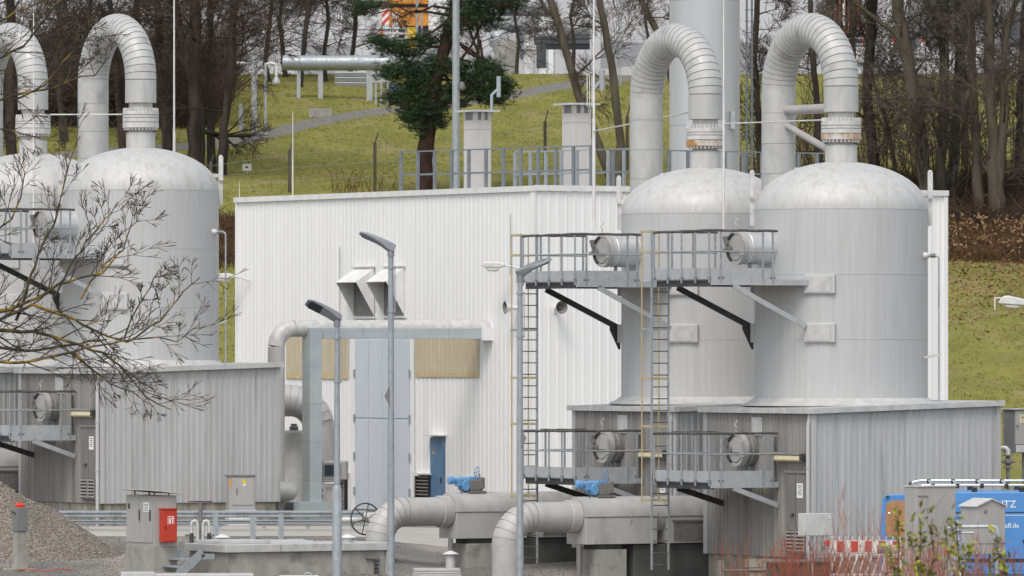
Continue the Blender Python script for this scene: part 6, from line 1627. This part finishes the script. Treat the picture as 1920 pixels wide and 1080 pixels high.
segs = []
for (a,b,rx,ry) in clumps:      # a limb from the stem to each clump
    c = pp(a, b + ry*.4, rnd.uniform(-1.2, 1.2))
    best = min(P2, key=lambda q: abs(q.z - (c.z + .5 - .12*abs(c.x-q.x))) + (q-c).length*.2)
    prev = best; n_ = 7
    for k in range(1, n_+1):
        t_ = k/n_; q = best.lerp(c, t_) + Vector((rnd.uniform(-.08,.08), rnd.uniform(-.08,.08), .35*math.sin(t_*3.14)*(1 if rnd.random()<.7 else -1)*.5 ))
        segs.append((*prev, *q, .085*(1-t_*.75), .085*(1-(t_+.1)*.75)))
        prev = q
    for k in range(16):
        q = c + Vector((rnd.gauss(0,rx*.5), rnd.gauss(0, 14), rnd.gauss(0, ry*.5)))*(pd/F)
        segs.append((*c, *q, .018, .009))
for (p_) in ([(877,100),(905,110),(900,75)],[(820,150),(800,165),(785,168)],[(862,115),(885,85),(900,50)],[(855,80),(880,92),(900,108)],[(840,40),(812,60),(790,70),(770,74)],[(865,88),(890,106),(896,98),(880,55)]):
    for u_, w_ in zip(p_, p_[1:]): segs.append((*pp(*u_, -.4), *pp(*w_, -.4), .07, .06))
v1, f1 = seg_arrays(segs, 5); link('limbs', np_mesh('limbs', v1, f1), M['bark_pine'], pine)['kind'] = 'stuff'
V=[];
C=[];
for (a,b,rx,ry) in clumps:
    n_ = int(rx*ry*.52)
    for k in range(n_):
        u_ = np.array([rnd.gauss(0,.56), rnd.gauss(0,.5), rnd.gauss(0,.60)])
        C.append(np.array(pp(a,b)) + np.array([u_[0]*rx, u_[1]*30, u_[2]*ry - abs(u_[0])*ry*.15])*(pd/F) + np.array([0, rnd.uniform(-.5,.5),0]))
C = np.array(C); nt_s = len(C); NB = 9
dirs = RNG.normal(size=(nt_s,NB,3)); dirs[...,2] = np.abs(dirs[...,2])*.9+.1; dirs /= np.linalg.norm(dirs,axis=2,keepdims=True)
ln = RNG.uniform(.15,.34,(nt_s,NB,1)); sd = np.cross(dirs, RNG.normal(size=(nt_s,NB,3))); sd /= np.linalg.norm(sd,axis=2,keepdims=True)
b0 = C[:,None]+dirs*.02
tv = np.stack([b0-sd*.013, b0+sd*.013, b0+dirs*ln], 2).reshape(-1,3)
link('needles', np_mesh('needles', tv, np.arange(len(tv)).reshape(-1,3)), M['needle'], pine)['kind'] = 'stuff'

# undergrowth: brown bank of brambles and dark brush below the wood
def brush(name, label, n, region, hgt, m, r=.008, lean=.5, leaf=None):
    xs = RNG.uniform(region[0], region[1], n); ys = RNG.uniform(region[2], region[3], n); zs = gz(xs, ys)
    p = np.stack([xs, ys, zs-.05], -1); segs = []
    a = RNG.normal(size=(n,3))*lean; a[:,2] = np.abs(a[:,2])*.3 + 1; a /= np.linalg.norm(a,axis=1,keepdims=True)
    L = RNG.uniform(.35,1,n)[:,None]*hgt
    q = p + a*L*.5; b_ = RNG.normal(size=(n,3))*lean*1.4; b_[:,2] = b_[:,2]*.5 + .5
    b_ /= np.linalg.norm(b_,axis=1,keepdims=True); t_ = q + b_*L*.55
    S = np.concatenate([np.concatenate([p,q,np.full((n,1),r*1.6),np.full((n,1),r)],1), np.concatenate([q,t_,np.full((n,1),r),np.full((n,1),r*.5)],1)])
    c_ = RNG.normal(size=(n,3)); c_ /= np.linalg.norm(c_,axis=1,keepdims=True)
    S = np.concatenate([S, np.concatenate([q,q+c_*L*.35,np.full((n,1),r*.8),np.full((n,1),r*.4)],1)])
    v,f = seg_arrays(S, 3)
    o = tag(link(name, np_mesh(name, v, f), m), label, 'undergrowth', kind='stuff')
    return o
def leaves(name, label, pts, size, m, cat='leaves', flat=.5):
    n = len(pts); a = RNG.normal(size=(n,3)); a[:,2] *= flat; a /= np.linalg.norm(a,axis=1,keepdims=True)
    b_ = np.cross(a, RNG.normal(size=(n,3))); b_ /= np.linalg.norm(b_,axis=1,keepdims=True)
    s_ = RNG.uniform(.6,1.3,(n,1))*size
    v = np.stack([pts-a*s_, pts+b_*s_*.5+np.array([0,0,.15])*s_, pts+a*s_, pts-b_*s_*.5], 1).reshape(-1,3)
    o = link(name, np_mesh(name, v, np.arange(4*n).reshape(-1,4)), m)
    return tag(o, label, cat, kind='stuff')
brush('brown_undergrowth', 'brown bramble bank below the wood beside the white hall', 12000, (10, 30, 312, 329), 1.15, M['brush'], .014, .7)
brush('dark_undergrowth', 'dark tangled undergrowth between the trunks of the wood', 9000, (11, 30, 326, 342), 2.3, M['brush_dark'], .015, .45)
brush('dark_thicket', 'dark thicket of fine twigs under the trees behind the tanks', 9000, (-31, -15.5, 376, 400), 5.5, M['brush_dark'], .013, .45)
brush('sapling_thicket', 'thin upright saplings standing among the trunks of the wood', 380, (11, 30, 329, 350), 7.5, M['brush_dark'], .017, .16)
brush('brown_bank', 'brown brushy bank seen in the gap between tank and hall', 3500, (-17, -9, 311, 331), 1.1, M['brush'], .014, .7)
brush('dry_weeds', 'thin dry weeds in the grass behind the hall roof edge', 70, (-8.6, -5.6, 338, 346), 1.5, M['brush'], .010, .25)
xs = RNG.uniform(13, 40, 20000); ys = 284 + 46*RNG.beta(2.2, 1.4, 20000)
leaves('leaf_litter', 'fallen brown leaves on the slope below the bramble bank', np.stack([xs, ys, gz(xs,ys)+.05], -1), .09, M['leaf_litter'], flat=.3)
xs = RNG.uniform(10, 36, 7000); ys = RNG.uniform(312, 329, 7000)
leaves('dead_leaves', 'dead rust-brown leaves caught in the bramble bank', np.stack([xs, ys, gz(xs,ys)+RNG.uniform(.05,1.0,7000)], -1), .10, M['leaf_litter'], flat=1)
def tufts(name, label, n, reg, h, m):
    xs = RNG.uniform(reg[0],reg[1],n); ys = RNG.uniform(reg[2],reg[3],n); p = np.stack([xs,ys,gz(xs,ys)-.01],-1)
    k = 3; p = np.repeat(p,k,0) + RNG.normal(size=(n*k,3))*np.array([.06,.06,0])
    d_ = RNG.normal(size=(n*k,3))*.45; d_[:,2] = 1; L = RNG.uniform(.5,1.2,(n*k,1))*h
    sd = np.cross(d_, RNG.normal(size=(n*k,3))); sd /= np.linalg.norm(sd,axis=1,keepdims=True)
    v = np.stack([p-sd*.022, p+sd*.022, p+d_*L],1).reshape(-1,3)
    o = link(name, np_mesh(name, v, np.arange(len(v)).reshape(-1,3)), m); return tag(o, label, 'grass', kind='stuff')
tufts('grass_tufts', 'short green grass over the whole slope', 42000, (-26, 32, 250, 408), .09, M['grass_blade'])
tufts('dry_grass', 'dry straw-coloured grass patches over the slope', 30000, (-26, 32, 250, 408), .10, M['grass_dry'])

# lichen-covered branches reaching in from a tree beside the frame
fd = 168
rnd.seed(21)
tb = P(-330, 1200, fd); tb = Vector((tb.x, fd, g(tb.x, fd) - .2))
ft_ = thing('lichen_tree', 'bare tree whose yellow-lichened branches hang across the silver tanks', 'tree', tb, 0)
def fp_(px, py, dy=0): return P(px, py, fd) + Vector((0, dy, 0)) - tb
tm = MB()
tr = [(-330,1300,60),(-325,1000,50),(-300,760,44),(-290,560,36),(-280,300,28),(-260,60,20),(-240,-200,12)]
tm.tube([Vector((0,0,0))] + [fp_(a,b) for a,b,w in tr[1:]], [w*fd/F/2 for a,b,w in tr], 12)
tm.build('trunk', M['lichen'], ft_, smooth=60)
segs = {1: [], 2: [], 3: []}
FT = dict(levels=4, seg=[1,.28,.2,.16,.12], wig=.16, up=.03, kids=[0, 8, 5, 2], ang=(.3,.8), lr=(.36,.62), rmin=.0058)
def limb(path, r0, r1, kids, klen, spread=1.0, lv=1, dy=0):
    r0 *= 1.12; r1 *= 1.4; kids = int(kids * 1.5)
    pts = []
    P_ = [fp_(a, b, dy + rnd.uniform(-.15,.15)) for a, b in path]
    for i in range(len(P_)-1):
        m_ = max(2, int((P_[i+1]-P_[i]).length/.22))
        for k in range(m_):
            pts.append(P_[i].lerp(P_[i+1], k/m_) + Vector((rnd.uniform(-.025,.025), rnd.uniform(-.03,.03), rnd.uniform(-.025,.025))))
    pts.append(P_[-1]); n_ = len(pts)
    for i in range(n_-1):
        ra = r0 + (r1-r0)*i/n_; rb = r0 + (r1-r0)*(i+1)/n_
        segs[1].append((*pts[i], *pts[i+1], ra*rnd.uniform(.9,1.12), rb))
    for j in range(kids):
        i = min(n_-2, int(n_*(.30 + .70*(j+rnd.random())/kids)))
        if pts[i].x + tb.x < X(-60, fd): continue
        dv = (pts[i+1]-pts[i]).normalized(); sd = Vector((0, rnd.uniform(-.6,.6), 1 if rnd.random() < .62 else -1)); sd = (sd - dv*sd.dot(dv)).normalized()
        a = rnd.uniform(.35,.95)
        branch(segs, pts[i], (dv*math.cos(a)+sd*math.sin(a)).normalized(), rnd.uniform(*klen), max((r0+(r1-r0)*i/n_)*.55, .008), 2, FT)
limb([(-300,640),(-120,600),(0,585),(70,560),(110,532),(150,522),(190,512),(225,470)], .075, .010, 12, (.6,1.5))
limb([(-290,600),(-60,620),(60,622),(130,640),(190,662),(230,690),(275,745),(320,768)], .070, .008, 13, (.6,1.6))
limb([(-300,700),(-80,640),(20,590),(60,572),(120,590),(185,625),(240,640),(300,600),(345,545),(375,520)], .06, .007, 15, (.5,1.4))
limb([(-310,760),(-100,660),(0,652),(50,660),(110,650),(200,636)], .06, .012, 9, (.5,1.4))
limb([(-300,820),(-60,670),(30,680),(70,676),(95,668),(160,655),(235,640),(300,632),(335,640),(378,607)], .055, .006, 14, (.5,1.3), dy=-.3)
limb([(60,676),(140,660),(170,690),(210,720),(250,735),(290,762)], .03, .006, 8, (.4,1.0), dy=-.3)
limb([(-290,520),(-80,480),(20,410),(40,370),(47,320)], .05, .008, 9, (.5,1.5))
limb([(30,600),(70,480),(100,420),(130,300),(150,255)], .032, .006, 9, (.4,1.2), dy=.2)
limb([(100,560),(130,500),(170,440),(205,400),(220,378)], .026, .006, 8, (.4,1.0), dy=.2)
limb([(150,560),(190,500),(230,470),(245,425),(262,410)], .024, .006, 8, (.4,.9), dy=.1)
limb([(230,640),(255,580),(280,540),(300,505)], .020, .006, 8, (.3,.8), dy=.1)
limb([(-280,230),(-80,180),(0,185),(60,170),(100,165),(150,140),(175,140),(205,100)], .05, .008, 10, (.5,1.3), dy=.4)
limb([(-280,200),(-60,120),(0,105),(40,85),(75,45),(95,18),(120,-10)], .05, .010, 10, (.5,1.5), dy=.4)
limb([(-280,60),(-40,60),(30,20),(70,5),(100,-20)], .045, .010, 9, (.5,1.3), dy=.4)
limb([(20,190),(80,160),(130,100),(180,60)], .022, .006, 8, (.4,1.0), dy=.4)
limb([(-290,330),(-60,250),(0,240),(40,250),(80,262),(110,250)], .035, .007, 8, (.4,1.0), dy=.4)
v1, f1 = seg_arrays(segs[1], 7); link('limbs', np_mesh('limbs', v1, f1), M['lichen'], ft_)['kind'] = 'stuff'
seg_mesh('crown', segs[2] + segs[3], M['twig_front'], ft_, 4)

# red twigs and leafy sprays close to the camera at the lower right
nd = 112
def red_shrub(name, label, m, n, pxr, topr, seed, r=.009, d=nd):
    r_ = random.Random(seed); S = []
    for k in range(n):
        px = r_.uniform(*pxr); d_ = d + r_.uniform(-2.5, 2.5)
        top = r_.triangular(topr[0], topr[1], topr[1]*.8+topr[0]*.2)
        f0 = P(px + r_.uniform(-12,12), 1180, d_); f0.z -= .6
        f1 = P(px + r_.uniform(-16,16), top, d_)
        prev = f0; n_ = 6; bx = r_.uniform(-.10,.10)
        for i in range(1, n_+1):
            t_ = i/n_; q = f0.lerp(f1, t_) + Vector((bx*math.sin(t_*3.1)+r_.uniform(-.015,.015), r_.uniform(-.02,.02), 0))
            S.append((*prev, *q, r*(1-.7*(t_-1/n_)), r*(1-.7*t_)))
            for _ in range(2 if t_ > .35 else 0):
                if r_.random() < .3: continue
                w_ = (q-prev).normalized(); e_ = (w_ + Vector((r_.uniform(-.6,.6), r_.uniform(-.5,.5), .1))).normalized()
                q2 = q + e_ * r_.uniform(.12,.42); S.append((*q, *q2, r*.55, r*.3))
            prev = q
    base = P(sum(pxr)/2, 1180, d); 
    th = thing(name, label, 'shrub', (base.x, d, g(base.x, d)), 0, 'red-twigged shrubs along the bottom of the photo')
    v, f = seg_arrays(S, 4); v = v - np.array([base.x, d, g(base.x, d)])
    link('twigs', np_mesh('twigs', v, f), m, th)['kind'] = 'stuff'
    return th
red_shrub('red_shrub', 'dense orange-red twigs below the vented door', M['red_twig'], 100, (1450, 1600), (1005, 1090), 3)
red_shrub('red_shrub', 'red twigs fronting the safety barrier', M['red_twig'], 55, (1600, 1740), (1015, 1090), 4)
red_shrub('red_shrub', 'tall pale pinkish twigs reaching up before the corrugated wall', M['red_twig_pale'], 40, (1570, 1680), (930, 1060), 5, .008, 110)
red_shrub('red_shrub', 'red twigs before the tall cabinet and blue van', M['red_twig'], 80, (1730, 1915), (1005, 1090), 6)
red_shrub('red_shrub', 'sparse red twigs before the timber boards', M['red_twig'], 24, (1340, 1460), (1015, 1092), 8, .008)
red_shrub('red_shrub', 'few pale twigs before the tall cabinet door', M['red_twig_pale'], 24, (1690, 1830), (930, 1060), 9, .008, 108)
def leafy(label, stems, n_leaf, seed, d=92):
    r_ = random.Random(seed)
    base = P(stems[0][0][0], 1200, d); th = thing('leafy_shoot', label, 'plant', base, 0, 'leafy shoots at the lower edge')
    S = []; pts = []
    for st in stems:
        for (a, b) in zip(st, st[1:]):
            S.append((*(P(*a, d)-base), *(P(*b, d)-base), .009, .007))
            L = math.hypot(b[0]-a[0], b[1]-a[1])
            for k in range(max(1, int(L / 3.6))):
                t_ = r_.random(); pts.append(P(a[0]+(b[0]-a[0])*t_ + r_.gauss(0,7), a[1]+(b[1]-a[1])*t_ + r_.gauss(0,5), d) - base + Vector((0, r_.gauss(0,.06), 0)))
        a = st[-1]
        for k in range(n_leaf): pts.append(P(a[0]+r_.gauss(0,6), a[1]+r_.gauss(0,7), d) - base + Vector((0, r_.gauss(0,.05), 0)))
    v, f = seg_arrays(S, 5); link('stem', np_mesh('stem', v, f), M['bark_grey'], th)
    me_cache = {}
    mleaf = MB(); 
    prof_ = [(0,0,0),(.022,.03,.004),(.030,.07,.008),(.022,.105,.004),(0,.135,-.004),(-.022,.105,.004),(-.030,.07,.008),(-.022,.03,.004),(0,.07,-.004)]
    mleaf.v = prof_; mleaf.f = [(0,1,8),(1,2,8),(2,3,8),(3,4,8),(4,5,8),(5,6,8),(6,7,8),(7,0,8)]
    for mm in ('leaf', 'leaf_dark'):
        me = mleaf.mesh('leaf'); me.materials.append(M[mm]); me_cache[mm] = me
    for p_ in pts:
        o = link('leaf', me_cache['leaf' if r_.random() < .68 else 'leaf_dark'], None, th, p_, (r_.uniform(-1.2,1.2), r_.uniform(-.8,.8), r_.uniform(0,6.28)))
        s_ = r_.uniform(.55, 1.02); o.scale = (s_, s_, s_)
leafy('leafy shoot with yellow-green tips before the tall grey cabinet', [[(1735,1200),(1728,1100),(1726,1045),(1727,1010),(1724,965)], [(1728,1100),(1716,1040),(1704,1005)], [(1730,1110),(1752,1040),(1745,1000),(1748,972)]], 5, 1)
leafy('leafy shoot before the gabled cabinet, darker leaves at its foot', [[(1800,1200),(1796,1110),(1798,1050),(1795,1010),(1790,970)], [(1796,1110),(1812,1050),(1822,1030)], [(1797,1100),(1778,1040),(1772,985)]], 6, 2)
leafy('low leafy shoot before the open van door', [[(1690,1200),(1682,1110),(1684,1060),(1686,1020)], [(1684,1090),(1672,1050),(1668,1030)], [(1686,1030),(1684,980),(1682,968)]], 4, 3)
leafy('reddish leafy shoot at the photo edge before the blue van', [[(1885,1200),(1880,1110),(1882,1060),(1876,1040)], [(1880,1100),(1868,1010),(1870,1000)], [(1880,1110),(1905,1075)]], 4, 4)
